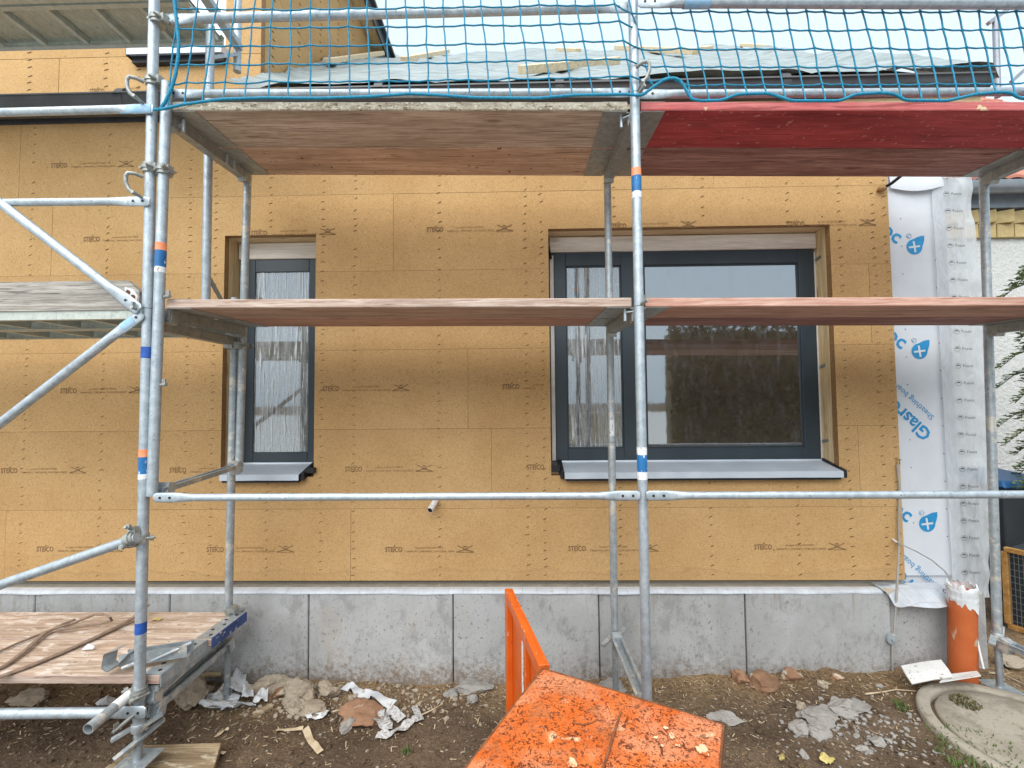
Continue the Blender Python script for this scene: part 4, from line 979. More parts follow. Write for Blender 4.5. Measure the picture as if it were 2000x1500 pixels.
# centre frame
cf0, cf1 = Vector((XM-0.003, YO, 0.02)), Vector((XM+0.002, YO, 5.2))
o = standard(sc, cf0, cf1, (2.228, 3.335)); 
for z0, z1, mt in ((P(1245, 345, YO).z, P(1245, 330, YO).z, 'st_orange'), (P(1245, 376, YO).z, P(1245, 345, YO).z, 'st_blue'), (P(1245, 388, YO).z, P(1245, 376, YO).z, 'st_white'), (P(1256, 888, YO).z, P(1256, 873, YO).z, 'st_white'), (P(1256, 921, YO).z, P(1256, 888, YO).z, 'st_blue'), (P(1256, 936, YO).z, P(1256, 921, YO).z, 'st_white')):
    band(o, cf0, cf1, z0, z1, mt)
jack(sc, XM-0.003, YO, 0.03, -0.06)
ci0, ci1 = Vector((0.597, YI, P(1200, 1240, YI).z)), Vector((0.603, YI, zU(XM, YI)-0.002))
o = standard(sc, ci0, ci1, (P(1195, 863, YI).z,), 'galv_dirty'); band(o, ci0, ci1, P(1192, 851, YI).z, P(1192, 820, YI).z, 'st_white', half=True)
jack(sc, 0.597, YI, P(1200, 1240, YI).z+0.01, gz(0.6, YI)+0.005)
transom(sc, (XM, YO+0.02, zU(XM, YO)-0.031), (0.603, YI-0.01, zU(XM, YI)-0.031)); transom(sc, (XM, YO+0.02, zM(XM, YO)-0.031), (0.601, YI-0.01, zM(XM, YI)-0.031))
transom(sc, (XM, YO+0.02, 0.235), (0.598, YI-0.01, 0.235), 'galv_dirty', 0.045, 0.04)
for z in (zU(XM, YO)+0.01, zM(XM, YO)+0.01):
    m = MB(); m.bar((XM-0.055, YO+0.06, z-0.06), (XM-0.055, YO+0.06, z+0.0), 0.03, 0.006); m.bar((XM-0.055, YO+0.06, z-0.03), (XM-0.01, YO+0.03, z-0.03), 0.03, 0.006); m.tube((XM-0.058, YO+0.055, z-0.075), (XM-0.058, YO+0.055, z-0.005), 0.009, 8); m.build('deck_lock', M['galv'], sc)
stud(sc, (XM+0.004, YO-0.02, P(1247, 195, YO).z)); stud(sc, (XM+0.006, YO-0.02, 2.235), L=0.05); hook(sc, (XM+0.02, YO-0.012, P(1255, 180, YO).z), 1)
# left frame (hangs on the tower)
lf0, lf1 = Vector((P(297, 968, YO).x, YO, P(297, 968, YO).z)), Vector((P(326, 162, YO).x, YO, P(326, 162, YO).z))
o = standard(sc, lf0, lf1, top_open=True)
for a, b, mt in ((490, 475, 'st_orange'), (522, 490, 'st_blue'), (533, 522, 'st_white')): band(o, lf0, lf1, P(313, a, YO).z, P(313, b, YO).z, mt)
li0, li1 = Vector((P(467, 912, YI).x, YI, P(467, 912, YI).z)), Vector((P(484, 340, YI).x, YI, zU(XL, YI)-0.002))
standard(sc, li0, li1, mat='galv_dirty')
transom(sc, (XL-0.01, YO+0.03, zU(XL, YO)-0.031), (li1.x, YI-0.01, zU(XL, YI)-0.031)); transom(sc, (XL+0.005, YO+0.03, zM(XL, YO)-0.031), (li0.x+0.01, YI-0.01, zM(XL, YI)-0.031)); transom(sc, (lf0.x+0.015, YO+0.03, P(330, 960, YO).z), (li0.x, YI, li0.z+0.01), 'galv_dirty', 0.03, 0.03)
for q in ((XL+0.045, YO+0.08, 3.275), (XL+0.03, YI-0.25, 3.30), (XL+0.03, YI-0.18, 3.30)):
    m = MB(); m.tube(Vector(q)-Vector((0, 0, 0.035)), Vector(q)+Vector((0, 0, 0.03)), 0.009, 8); m.bar(Vector(q)-Vector((0.03, 0, 0.01)), q, 0.028, 0.006); m.build('deck_lock', M['galv'], sc)
stud(sc, (XL+0.03, YO, P(330, 580, YO).z), (1, -0.3, 0.05), 0.04); stud(sc, (XL+0.02, YO, P(318, 752, YO).z), (1, -0.2, 0.05), 0.035)
# right frame
rf0, rf1 = Vector((P(1948, 1238, YI).x, YI, P(1948, 1238, YI).z)), Vector((P(1921, 345, YI).x, YI, zU(3.11, YI)-0.002))
standard(sc, rf0, rf1, mat='galv_dirty'); jack(sc, rf0.x, YI, rf0.z+0.01, gz(rf0.x, YI)+0.01)
standard(sc, (3.11, YO, 0.0), (3.11, YO, 5.2)); jack(sc, 3.11, YO, 0.01, -0.07)
transom(sc, (3.11, YO+0.02, zU(3.11, YO)-0.031), (rf1.x, YI-0.01, zU(3.11, YI)-0.031)); transom(sc, (3.11, YO+0.02, zM(3.11, YO)-0.031), (rf1.x-0.02, YI-0.01, zM(3.11, YI)-0.031)); transom(sc, (3.12, YO+0.02, 0.235), (rf0.x, YI-0.01, 0.20), 'galv_dirty', 0.045, 0.04)
# guard rails
def rl(xa, ya, xb, yb, Y, **k): return rail(sc, P(xa, ya, Y), P(xb, yb, Y), **k)
rl(300, 972, 1250, 968, YO-0.03, r=0.0185); rl(1262, 968, 2200, 965, YO-0.03, r=0.0185)
rl(328, 183, 1242, 181, YO+0.035, r=0.020); rl(1242, 184, 2190, 178, YO+0.035, r=0.020)
rl(318, 38, 1240, 14, YO+0.03, r=0.0235); rl(1246, 4, 2190, 8, YO-0.035, r=0.0245)
m = MB(); q = P(1247, 6, YO-0.035); e = P(1500, 6, YO-0.035); m.path([q.lerp(e, 0.35), q.lerp(e, 0.55)], 0.0252, 14, cap=False); m.build('paint_mark', M['ltblue'], sc)

# ---------------------------------------------------------------- left scaffold tower
tw = thing('scaffold_tower', 'galvanised scaffold tower at the left edge with blue paint marks and braces', 'scaffold', (-1.95, 2.5, -0.1))
t0, t1 = P(271, 1415, YO), P(307, -260, YO)
o = standard(tw, t0, t1, (P(286, 603, YO).z,))
for a, b, mt in ((892, 877, 'st_orange'), (925, 892, 'st_blue'), (935, 925, 'st_white')): band(o, t0, t1, P(277, a, YO).z, P(277, b, YO).z, mt)
for a, b in ((700, 678), (1236, 1214)): band(o, t0, t1, P(277, a, YO).z, P(277, b, YO).z, 'bluepaint', 'paint_mark', extra=0.0005)
jack(tw, t0.x-0.001, YO, t0.z+0.01, P(275, 1484, YO).z)
ti0, ti1 = P(446, 1215, YI), P(459, 582, YI)
o = standard(tw, ti0, ti1, mat='galv_dirty'); jack(tw, ti0.x, YI, P(446, 1262, YI).z+0.03, gz(ti0.x, YI)+0.01)
MB().tube(P(446, 1262, YI)+Vector((0, 0, 0.0)), ti0+Vector((0, 0, 0.0)), RT+0.004, 18).build('jack_collar', M['galv_dirty'], o)
clamp_band(tw, (P(468, 676, YI)+P(458, 676, YI))/2, r=0.045)
tr0, tr1 = P(402, 592, 2.62), P(411, 50, 2.62)
standard(tw, tr0, tr1, mat='galv')
MB().bar(P(406, 538, 2.62), P(440, 600, 2.75), 0.006, 0.04, up=(0, -1, 0.3)).build('strut', M['galv_dark'], tw)
standard(tw, P(463, 140, 2.85), P(467, -200, 2.85), mat='galv'); MB().bar(P(398, -10, 2.35), P(466, 92, 2.85), 0.05, 0.04).build('upper_transom', M['galv'], tw)
MB().bar(P(414, 112, 2.66), P(462, 106, 2.84), 0.03, 0.02).build('link_bar', M['galv'], tw)
# rails, braces
def tl(xa, ya, xb, yb, Y, **k): return rail(tw, P(xa, ya, Y), P(xb, yb, Y), **k)
o = tl(-620, 236, 300, 212, YO-0.032, r=0.020); q0, q1 = P(236, 214, YO-0.032), P(296, 212, YO-0.032)
m = MB(); m.path([q0, q1], 0.02, 12, prof=lambda i: (0.0105-0.003*i, 0.0246)); m.build('paint_mark', M['ltblue'], o)
tl(-620, 402, 293, 393, YO-0.032, r=0.0195)
b1 = tl(-500, 10, 272, 606, YO-0.045, r=0.0235, name='diagonal_brace', flat0=False); b2 = tl(-300, 1060, 278, 612, YO-0.034, r=0.0215, name='diagonal_brace', flat0=False)
q0, q1 = P(240, 640, YO-0.034), P(262, 624, YO-0.034); m = MB(); m.path([q0, q1], 0.02, 12, prof=lambda i: (0.013-0.005*i, 0.0252)); m.build('paint_mark', M['ltblue'], b2)
stud(tw, P(265, 603, YO-0.05), (0.1, -1, 0.1), 0.03)
tl(-300, 1246, 268, 1050, YO-0.055, r=0.0241, name='diagonal_brace', flat0=False, flat1=False)
clamp_band(tw, P(272, 1050, YO), bolt=(0.75, -0.55, 0)); clamp_band(tw, P(258, 1052, YO-0.05), axis=(P(268, 1050, YO)-P(0, 1142, YO)).normalized(), bolt=(0, 0.3, 1))
for x_, y_ in ((303, 330), (309, 160), (318, 40)): clamp_band(tw, P(x_-9, y_, YO), bolt=(1, -0.25, 0), r=RT)
clamp_band(sc, P(322, 333, YO), bolt=(-1, 0.2, 0))
hook(tw, P(283, 205, YO-0.02), -1); hook(tw, P(281, 388, YO-0.02), -1)
tl(-620, 1400, 285, 1391, YO-0.03, r=0.0235)
stud(tw, P(262, 1396, YO-0.03), (-0.4, -1, -0.35), 0.09)
a, b = P(172, 1424, 1.98), P(462, 1186, 3.02)
m = MB(); m.tube(a, b, 0.0241, 18, hollow=True); o = m.build('tie_tube', M['galv_dirty'], tw); m = MB(); m.path([a.lerp(b, 0.12), a.lerp(b, 0.20)], 0.0249, 14, cap=False); m.build('paint_mark', M['white_pl'], o)
clamp_band(tw, P(272, 1352, YO), bolt=(-0.8, 0.5, 0.2)); clamp_band(tw, a.lerp(b, 0.29), axis=(b-a).normalized(), bolt=(0.2, -0.3, 1)); clamp_band(tw, P(452, 1192, YI-0.02), bolt=(0.9, -0.4, 0)) 
ZT = P(290, 1335, YO).z
transom(tw, (P(300, 1350, YO+0.05).x, YO+0.02, 0.285), (ti0.x, YI-0.01, 0.285), 'galv_dirty', 0.055, 0.05); transom(tw, (P(288, 1380, YO+0.05).x+0.03, YO+0.04, 0.20), (ti0.x+0.03, YI-0.01, 0.20), 'galv_dirty', 0.03, 0.045)
transom(tw, (P(283, 630, YO).x, YO+0.03, 2.175), (ti1.x, YI-0.01, 2.175)); 
MB().bar((P(268, 1404, YO).x-0.03, YO-0.09, 0.06), (P(268, 1404, YO).x+0.07, YO+0.08, 0.13), 0.028, 0.012).build('jack_handle', M['galv_dirty'], tw)
# far end frame of the tower bay (just beyond the picture)
for y_ in (YO, YI): standard(tw, (-4.42, y_, -0.1), (-4.42, y_, 4.6))
for z in (0.285, 2.175, 4.21): transom(tw, (-4.42, YO, z), (-4.42, YI, z))
# bracket lying on the lower deck
br = thing('scaffold_bracket', 'small galvanised U bracket with pins lying on the lower deck behind the post', 'bracket', (-1.9, 2.3, 0.38))
zt = 0.405
m = MB(); a = PZ(232, 1305, zt); b = PZ(365, 1284, zt); m.bar(a+Vector((0, 0, 0.035)), b+Vector((0, 0, 0.035)), 0.004, 0.06); m.bar(a+Vector((0, 0.05, 0.035)), b+Vector((0, 0.05, 0.035)), 0.004, 0.06); m.bar(a+Vector((0, 0.025, 0.004)), b+Vector((0, 0.025, 0.004)), 0.05, 0.004); m.build('channel', M['galv_dirty'], br)
m = MB(); pts = [a+Vector((-0.01, 0.02, 0.09)), a+Vector((-0.045, 0.0, 0.085)), a+Vector((-0.05, -0.005, 0.02)), a+Vector((-0.015, -0.01, 0.004)), a+Vector((0.02, 0.0, 0.03)), a+Vector((0.06, 0.02, 0.075))]
m.ribbon(pts, [Vector((0.004, 0.035, 0.0))]*6); m.ribbon([p_+Vector((0.004, 0, 0.004)) for p_ in pts], [Vector((0.004, 0.035, 0.0))]*6); m.build('hook_end', M['galv_dirty'], br)
m = MB(); m.tube(a+Vector((0.04, -0.03, 0.015)), a+Vector((0.16, 0.1, 0.03)), 0.010, 10, hollow=True); m.tube(b+Vector((-0.12, -0.09, 0.03)), b+Vector((0.0, 0.03, 0.06)), 0.010, 10, hollow=True); m.build('pin', M['galv_dirty'], br)

# ---------------------------------------------------------------- planks
def plank(x0, x1, y0, y1, z0, z1, mat, label, group, ends=(True, True), edge=None, plate='galv_dark', cham=0.004, tilt=None):
    r = thing('scaffold_plank', label, 'plank', ((x0+x1)/2, (y0+y1)/2, z0), group)
    n = 60; mm = MB(); sd = random.uniform(0, 50)
    def prof(u):
        x = x0+(x1-x0)*u; a = 0.0035*noise.noise(Vector((x*3, sd, 0))); b = 0.003*noise.noise(Vector((x*11, sd, 5)))
        c_ = cham; ya, yb_, za, zb = y0+abs(a)*0.6+abs(b), y1, z0+abs(b)*0.3, z1-abs(a)*0.4
        return [(x, ya+c_, za), (x, yb_-c_, za), (x, yb_, za+c_), (x, yb_, zb-c_), (x, yb_-c_, zb), (x, ya+c_, zb), (x, ya, zb-c_), (x, ya, za+c_)]
    vs = []
    dz = (lambda x, y: tilt(x, y)-z0) if tilt else (lambda x, y: 0.0)
    for i in range(n+1): vs += [(x, y, z+dz(x, y)) for x, y, z in prof(i/n)]
    fs = [(i*8+k, i*8+(k+1) % 8, (i+1)*8+(k+1) % 8, (i+1)*8+k) for i in range(n) for k in range(8)]+[list(range(8))[::-1], [n*8+k for k in range(8)]]
    mm.add(vs, fs); bo = mm.build('board', mat, r)
    if edge is not None:
        bo.data.materials.append(edge)
        for p in bo.data.polygons:
            if p.index < n*8 and p.index % 8 in (5, 6, 7): p.material_index = 1
    for f, xa, xb in ((ends[0], x0-0.002, x0+0.125), (ends[1], x1-0.125, x1+0.002)):
        if f:
            m = MB(); m.box((xa, y0+0.006, z0-0.0032), (xb, y1-0.006, z0-0.0012)); m.box((xa, y0+0.006, z1+0.0012), (xb, y1-0.006, z1+0.0028))
            m.v = [Vector((v.x, v.y, v.z+dz(v.x, v.y))) for v in m.v]; pl = m.build('end_plate', M[plate], r)
            m = MB()
            for k in range(3):
                for j in range(2): m.tube((xa+0.03+0.06*j, y0+0.05+k*(y1-y0-0.1)/2, z0-0.0052), (xa+0.03+0.06*j, y0+0.05+k*(y1-y0-0.1)/2, z0-0.003), 0.006, 8)
            m.v = [Vector((v.x, v.y, v.z+dz(v.x, v.y))) for v in m.v]; m.build('rivets', M['galv_dark'], pl)
    return r
GD = 'timber scaffold planks'
Ym = (YO+YI)/2+0.02; xa, xb, xc_, xd = XL+0.03, XM-0.035, XM+0.035, 3.09
plank(xa, xb, YO+0.012, Ym, 3.292, 3.338, M['wood_grey'], 'weathered grey front plank of the upper deck, left of the central post', GD, tilt=zU, edge=M['edge_lichen'])
plank(xa, xb, Ym+0.01, YI+0.02, 3.292, 3.336, M['wood_brown'], 'brown rear plank with dark spots on the upper deck, left bay', GD, tilt=zU)
plank(xc_, xd, YO+0.012, Ym, 3.292, 3.338, M['wood_red'], 'bright red painted front plank of the upper deck, right bay', GD, tilt=zU, edge=M['edge_red'])
plank(xc_, xd, Ym+0.01, YI+0.02, 3.292, 3.336, M['wood_darkred'], 'dark worn rear plank behind the red one on the upper deck', GD, tilt=zU)
plank(xa, xb, YO+0.012, Ym, 2.244, 2.290, M['wood_pinkgrey'], 'pinkish grey front plank of the middle deck, left of the central post', GD, tilt=zM, edge=M['edge_pink'])
plank(xa, xb, Ym+0.01, YI+0.02, 2.244, 2.288, M['wood_redbrown'], 'reddish rear plank of the middle deck crossing the narrow window', GD, tilt=zM)
plank(xc_, xd, YO+0.012, Ym, 2.244, 2.290, M['wood_redbrown'], 'reddish brown front plank of the middle deck crossing the wide window', GD, tilt=zM, edge=M['edge_salmon'])
plank(xc_, xd, Ym+0.01, YI+0.02, 2.244, 2.288, M['wood_darkred'], 'dark rear plank of the middle deck in the right bay', GD, tilt=zM)
# lower deck of the tower: three scuffed planks with capped ends
zl0, zl1 = 0.335, 0.38
ex = P(300, 1320, YO).x
for k, (ya, yb_, lab, cap) in enumerate(((YO+0.03, YO+0.365, 'front plank of the low deck at left, pale and scuffed, grey end cap', 'galv_dirty'), (YO+0.37, YI+0.0, 'rear plank of the low deck at left, blue steel end face', 'bluesteel'))):
    xe = ex+0.005+0.02*k
    r = plank(-4.4, xe, ya, yb_, zl0, zl1, M['wood_deck'], lab, GD, ends=(False, False), edge=M['edge_pink'])
    MB().box((xe+0.0005, ya+0.004, zl0-0.012), (xe+0.006, yb_-0.004, zl1+0.003)).build('end_cap', M[cap], r)
    MB().box((xe-0.09, ya+0.004, zl1+0.0012), (xe+0.0, yb_-0.004, zl1+0.0035)).build('end_plate', M['galv_dirty'], r)
    m = MB()
    for j in range(5): m.tube((xe-0.03-0.03*(j % 2), ya+0.04+j*0.06, zl1+0.0036), (xe-0.03-0.03*(j % 2), ya+0.04+j*0.06, zl1+0.0048), 0.010, 10)
    m.build('rivets', M['black'], r)
# toe board standing on the tower's middle deck
xe = P(272, 580, YO+0.02).x; zt0, zt1 = P(150, 606, YO+0.02).z, P(150, 549, YO+0.02).z
r = thing('toe_board', 'silver grey toe board with rusty end plate on the left middle deck', 'plank', (-3, YO+0.02, zt0))
m = MB(); c = 0.06
prf = [(-4.4, zt0), (xe, zt0), (xe, zt1-c), (xe-c*1.1, zt1), (-4.4, zt1)]
m.add([(x, YO+0.02, z) for x, z in prf]+[(x, YO+0.055, z) for x, z in prf], [(0, 1, 2, 3, 4), (9, 8, 7, 6, 5)]+[(i, 5+i, 5+(i+1) % 5, (i+1) % 5) for i in range(5)]); m.build('board', M['wood_silver'], r)
p_ = P(256, 578, YO+0.018); m = MB(); m.add([(p_.x+dx, YO+0.0175, p_.z+dz) for dx, dz in ((-0.03, -0.05), (0.03, -0.05), (0.036, 0.0), (0.012, 0.035), (-0.035, 0.05))]+[(p_.x+dx, YO+0.0195, p_.z+dz) for dx, dz in ((-0.03, -0.05), (0.03, -0.05), (0.036, 0.0), (0.012, 0.035), (-0.035, 0.05))], [(4, 3, 2, 1, 0), (5, 6, 7, 8, 9)]+[(i, (i+1) % 5, 5+(i+1) % 5, 5+i) for i in range(5)]); ep = m.build('end_plate', M['st_white'], r)
m = MB()
for dx, dz in ((-0.015, 0.02), (0.012, -0.005), (-0.018, -0.025), (0.01, -0.035)): m.tube((p_.x+dx, YO+0.0175, p_.z+dz), (p_.x+dx, YO+0.013, p_.z+dz), 0.011, 10)
m.build('rivets', M['rust'], ep)
# steel decks of the tower
def steel_deck(z, y0, y1, label, xr):
    r = thing('steel_deck', label, 'scaffold deck', (-3.1, (y0+y1)/2, z), 'ribbed steel decks of the tower')
    x0 = -4.4
    m = MB(); vs = []; x = x0; k = 0; top = []
    while x < xr:
        top.append((x, z+0.045+(0.006 if k % 2 else 0))); x += 0.014; k += 1
    for y in (y0+0.02, y1-0.02): vs += [(x, y, zz) for x, zz in top]
    n = len(top); m.add(vs, [(i, i+1, n+i+1, n+i) for i in range(n-1)]); m.build('ribbed_sheet', M['deck_steel'], r)
    for ya, s_ in ((y0, 1), (y1, -1)):
        m = MB(); m.box((x0, ya, z), (xr, ya+0.003*s_, z+0.06)); m.box((x0, ya+0.0035*s_, z), (xr, ya+0.03*s_, z+0.003)); m.box((x0, ya-0.004*s_, z+0.05), (xr, ya+0.03*s_, z+0.0605)); m.build('edge_profile', M['deck_steel'], r)
    x = xr-0.02
    while x > x0:
        m = MB(); m.box((x-0.004, y0+0.032, z+0.010), (x, y1-0.032, z+0.044)); m.box((x-0.03, y0+0.032, z+0.006), (x, y1-0.032, z+0.0095)); m.build('cross_rib', M['deck_steel'], r); x -= 0.30
    return r
zz = 2.205
steel_deck(zz, YO+0.03, YO+0.345, 'front steel deck under the grey toe board at left', P(268, 625, YO).x)
steel_deck(zz, YO+0.36, YI-0.01, 'rear steel deck at middle height in the left tower', P(280, 625, YO).x)
zz = 4.245
steel_deck(zz, YO+0.03, YO+0.345, 'front ribbed steel deck overhead at top left', P(395, 20, YO+0.4).x)
steel_deck(zz, YO+0.36, YI-0.01, 'rear ribbed steel deck overhead at top left, against the upper wall', P(440, 70, YI).x)

# ---------------------------------------------------------------- safety net
net = thing('safety_net', 'blue knotted safety net hung along the upper deck', 'net', (0.3, YO, 3.4))
cord = MB()
colx = [344+37.35*i for i in range(0, 52)]
def lean(x): return lerp(x, [(344, -0.10), (420, -0.16), (500, -0.09), (560, -0.02), (800, 0.05), (1000, 0.11), (1150, 0.20), (1240, 0.24), (1400, 0.2), (1700, 0.24), (2000, 0.2), (2300, 0.15)])
def netY(px_, py_):
    if px_ < 1240: return YO-0.045+0.012*noise.noise(Vector((px_*0.01, py_*0.02, 0)))
    return YO+lerp(py_, [(0, 0.0), (30, 0.0), (150, -0.02), (200, -0.055)])+0.012*noise.noise(Vector((px_*0.01, py_*0.02, 3)))
rope_y = [(315, 214), (352, 205), (430, 194), (520, 191), (620, 192), (720, 189), (800, 183), (860, 186), (930, 191), (1050, 192), (1120, 186), (1225, 184), (1254, 187), (1275, 170), (1300, 154), (1322, 152), (1338, 166), (1345, 192), (1365, 197), (1410, 196), (1440, 184), (1500, 182), (1525, 190), (1545, 197), (1640, 197), (1672, 184), (1720, 181), (1750, 184), (1766, 196), (1850, 197), (1905, 184), (1950, 180), (1975, 181), (1990, 192), (2080, 196), (2150, 185), (2220, 188)]
def ropey(x): return lerp(x, rope_y)
rows = [-58, -21, 15, 51, 87, 122, 157]
nodes = {}
for i, x in enumerate(colx):
    for j, y in enumerate(rows):
        # rows run slightly uphill to the right; both bays sag a little
        bay = (x-344)/900 if x < 1240 else (x-1240)/960
        slope = -12*(bay-0.3) if x < 1240 else (8-6*bay)
        sag = 5*math.sin(math.pi*min(1, max(0, bay)))
        jx_ = noise.noise(Vector((i*0.9, j*0.8, 1)))*4.0; jy = noise.noise(Vector((i*0.9, j*0.8, 7)))*4.4
        py_ = y+slope+sag*0.6+jy; px_ = x+lean(x)*(y-30)+jx_
        if j == len(rows)-1: py_ = max(min(py_, ropey(px_)-14), py_-12) if px_ > 360 else py_+6
        nodes[i, j] = (px_, py_)
def np_(i, j): a = nodes[i, j]; return P(a[0], a[1], netY(*a))
RC = 0.0041
for (i, j), a in nodes.items():
    if (i+1, j) in nodes:
        p0, p1 = np_(i, j), np_(i+1, j); mid = (p0+p1)/2-Vector((0, 0, 0.004)); cord.path([p0, mid, p1], RC, 5, cap=False)
    if (i, j+1) in nodes: p0, p1 = np_(i, j), np_(i, j+1); mid = (p0+p1)/2+Vector((0.002, 0, 0)); cord.path([p0, mid, p1], RC, 5, cap=False)
    c = np_(i, j); cord.tube(c-Vector((0.004, 0, 0)), c+Vector((0.004, 0, 0)), 0.0062, 6)
for i in range(len(colx)):
    a = nodes[i, len(rows)-1]; x = a[0]+lean(colx[i])*30; cord.path([np_(i, len(rows)-1), P(x, ropey(x), netY(x, 195)-0.005)], RC, 5, cap=False)
cord.build('netting', M['net'], net)
def twist(pts, r, name):
    out = []
    for a, b in zip(pts, pts[1:]):
        n = max(2, int((b-a).length/0.006)); out += [a.lerp(b, k/n) for k in range(n)]
    out.append(pts[-1])
    m = MB(); m.path(out, r, 7, prof=lambda i: (r*(1.08 if i % 2 else 0.86), r*(0.86 if i % 2 else 1.08))); return m.build(name, M['rope'], net)
rp = []; x = 300
while x < 2210:
    y = (ropey(x-6)+ropey(x)+ropey(x+6))/3; rp.append(P(x, y, netY(x, 195)-0.012 if x > 330 else YO-0.06)); x += 7
twist(rp, 0.0075, 'border_rope')
twist([P(x_, y_, YO-0.05) for x_, y_ in ((340, -60), (340, 0), (345, 40), (349, 80), (348, 110), (343, 145), (334, 175), (322, 200), (314, 212))], 0.0085, 'border_rope')
# offcut on the deck behind the net
m = MB(); a, b = P(797, 188, 2.5), P(885, 196, 2.42); a.z = b.z = 3.37; m.bar(a+Vector((0, 0, 0.03)), b, 0.05, 0.03, c=0.003); tag(m.build('wood_offcut', M['wood_pale']), 'pale wood offcut lying on the upper deck behind the net rope', 'wood')

# ================================================================ ORANGE CABINET
cab = thing('tool_cabinet', 'battered orange steel site cabinet with its door swung open', 'cabinet', (0.25, 1.3, 0.0))
A = Vector((0.074, 1.685, 0.75)); B = Vector((0.618, 1.401, 0.75)); e1 = (B-A).normalized(); e2 = Vector((e1.y, -e1.x, 0))
if e2.y > 0: e2 = -e2
W_, D_ = (B-A).length, 0.62
def cq(u, v, z): q = A+e1*u+e2*v; return Vector((q.x, q.y, z))
m = MB()
def top(u, v):
    q = cq(u*W_, v*D_, 0.75); s_ = 0.004*noise.noise(Vector((q.x*5, q.y*5, 0)))+0.002*noise.noise(Vector((q.x*17, q.y*17, 3)))
    ed = min(u*W_, (1-u)*W_, v*D_, (1-v)*D_); return q+Vector((0, 0, s_-0.004*max(0, 1-ed/0.012)))
m.grid(top, 60, 60); m.build('top_plate', M['orange_worn'], cab)
m = MB()
for a, b in (((0, 0), (W_, 0)), ((W_, 0), (W_, D_)), ((W_, D_), (0, D_)), ((0, D_), (0, 0))):
    p0, p1 = cq(*a, 0.725), cq(*b, 0.725); m.bar(p0, p1, 0.006, 0.045)
m.build('folded_rim', M['rust'], cab)
m = MB(); m.bar(PZ(1213, 1390, 0.7525), PZ(1178, 1500, 0.7525), 0.006, 0.005); m.build('weld_seam', M['rust'], cab)
m = MB(); m.path([PZ(1120, 1412, 0.7525), PZ(1140, 1415, 0.7525), PZ(1158, 1411, 0.7525), PZ(1168, 1404, 0.7525)], 0.0017, 5); m.build('scratch', M['rust'], cab)
m = MB(); zb = 0.02
cs = [cq(0.012, 0.012, zb), cq(W_-0.012, 0.012, zb), cq(W_-0.012, D_-0.012, zb), cq(0.012, D_-0.012, zb)]; ct = [Vector((c.x, c.y, 0.722)) for c in cs]
m.hexa(cs+ct); m.build('body', M['orange'], cab)
def blot(px_, py_, r, sd, z=0.7565):
    c = PZ(px_, py_, z); n = 22; m = MB(); m.add([c]+[c+Vector((math.cos(6.283*k/n), math.sin(6.283*k/n), 0))*r*(1+0.7*noise.noise(Vector((math.cos(6.283*k/n)*1.3, math.sin(6.283*k/n)*1.3, sd*3.1)))+0.25*noise.noise(Vector((k*0.9, sd, 0)))) for k in range(n)], [(0, 1+k, 1+(k+1) % n) for k in range(n)]); m.build('paint_splash', M['cream'], cab)
M['cream'] = mottle('cream_paint_splash', (0.55, 0.44, 0.26), (0.66, 0.57, 0.37), 25, specks=[((0.52, 0.12, 0.03), 45, 0.56, (1, 1, 1), 0.02)], rough=0.7, rand=0)
for b_ in ((1371, 1463, 0.019, 1), (1312, 1436, 0.010, 2), (1300, 1421, 0.007, 3), (1281, 1440, 0.006, 4), (1324, 1452, 0.011, 5), (1293, 1456, 0.004, 8), (1117, 1490, 0.014, 6)): blot(*b_)
# door
dd = (PZ(990, 1150, 0.75)-A); dl = dd.length; dd.normalize(); dn = Vector((-dd.y, dd.x, 0))     # dn points to the left face
if dn.x > 0: dn = -dn
door = MB(); q0 = A+dd*0.01; q1 = A+dd*dl
def dq(t, n_, z): q = A+dd*t+dn*n_; return Vector((q.x, q.y, z))
def dbox(m, t0_, t1_, n0, n1, z0, z1, c=0.002): return m.hexa([dq(t0_, n0, z0), dq(t1_, n0, z0), dq(t1_, n1, z0), dq(t0_, n1, z0), dq(t0_, n0, z1), dq(t1_, n0, z1), dq(t1_, n1, z1), dq(t0_, n1, z1)], c)
dbox(door, 0.012, dl, -0.030, -0.018, 0.04, 0.75)          # skin
d_o = door.build('door', M['orange'], cab)
m = MB(); dbox(m, dl-0.06, dl+0.001, -0.0175, 0.012, 0.04, 0.7515); m.build('door_frame', M['orange'], d_o)
m = MB(); dbox(m, 0.012, dl-0.061, -0.0175, 0.012, 0.70, 0.7515); m.build('door_frame', M['orange'], d_o)
m = MB(); dbox(m, 0.012, dl-0.061, -0.0175, 0.012, 0.04, 0.09); m.build('door_frame', M['orange'], d_o)
m = MB(); dbox(m, 0.27, 0.31, -0.0175, 0.004, 0.091, 0.699); m.build('stiffener', M['orange'], d_o)
m = MB(); dbox(m, 0.012, 0.05, -0.0175, 0.012, 0.091, 0.699); m.build('door_frame', M['orange'], d_o)
for z in (0.2, 0.6): MB().tube(dq(0.0, -0.01, z-0.04), dq(0.0, -0.01, z+0.04), 0.009, 10).build('hinge', M['rust'], cab)
m = MB(); p_ = dq(0.42, -0.0172, 0.45); m.bar(p_-Vector((0, 0, 0.16)), p_+Vector((0, 0, 0.17)), 0.0016, 0.03, up=dd); m.build('worn_label', M['st_white'], d_o)

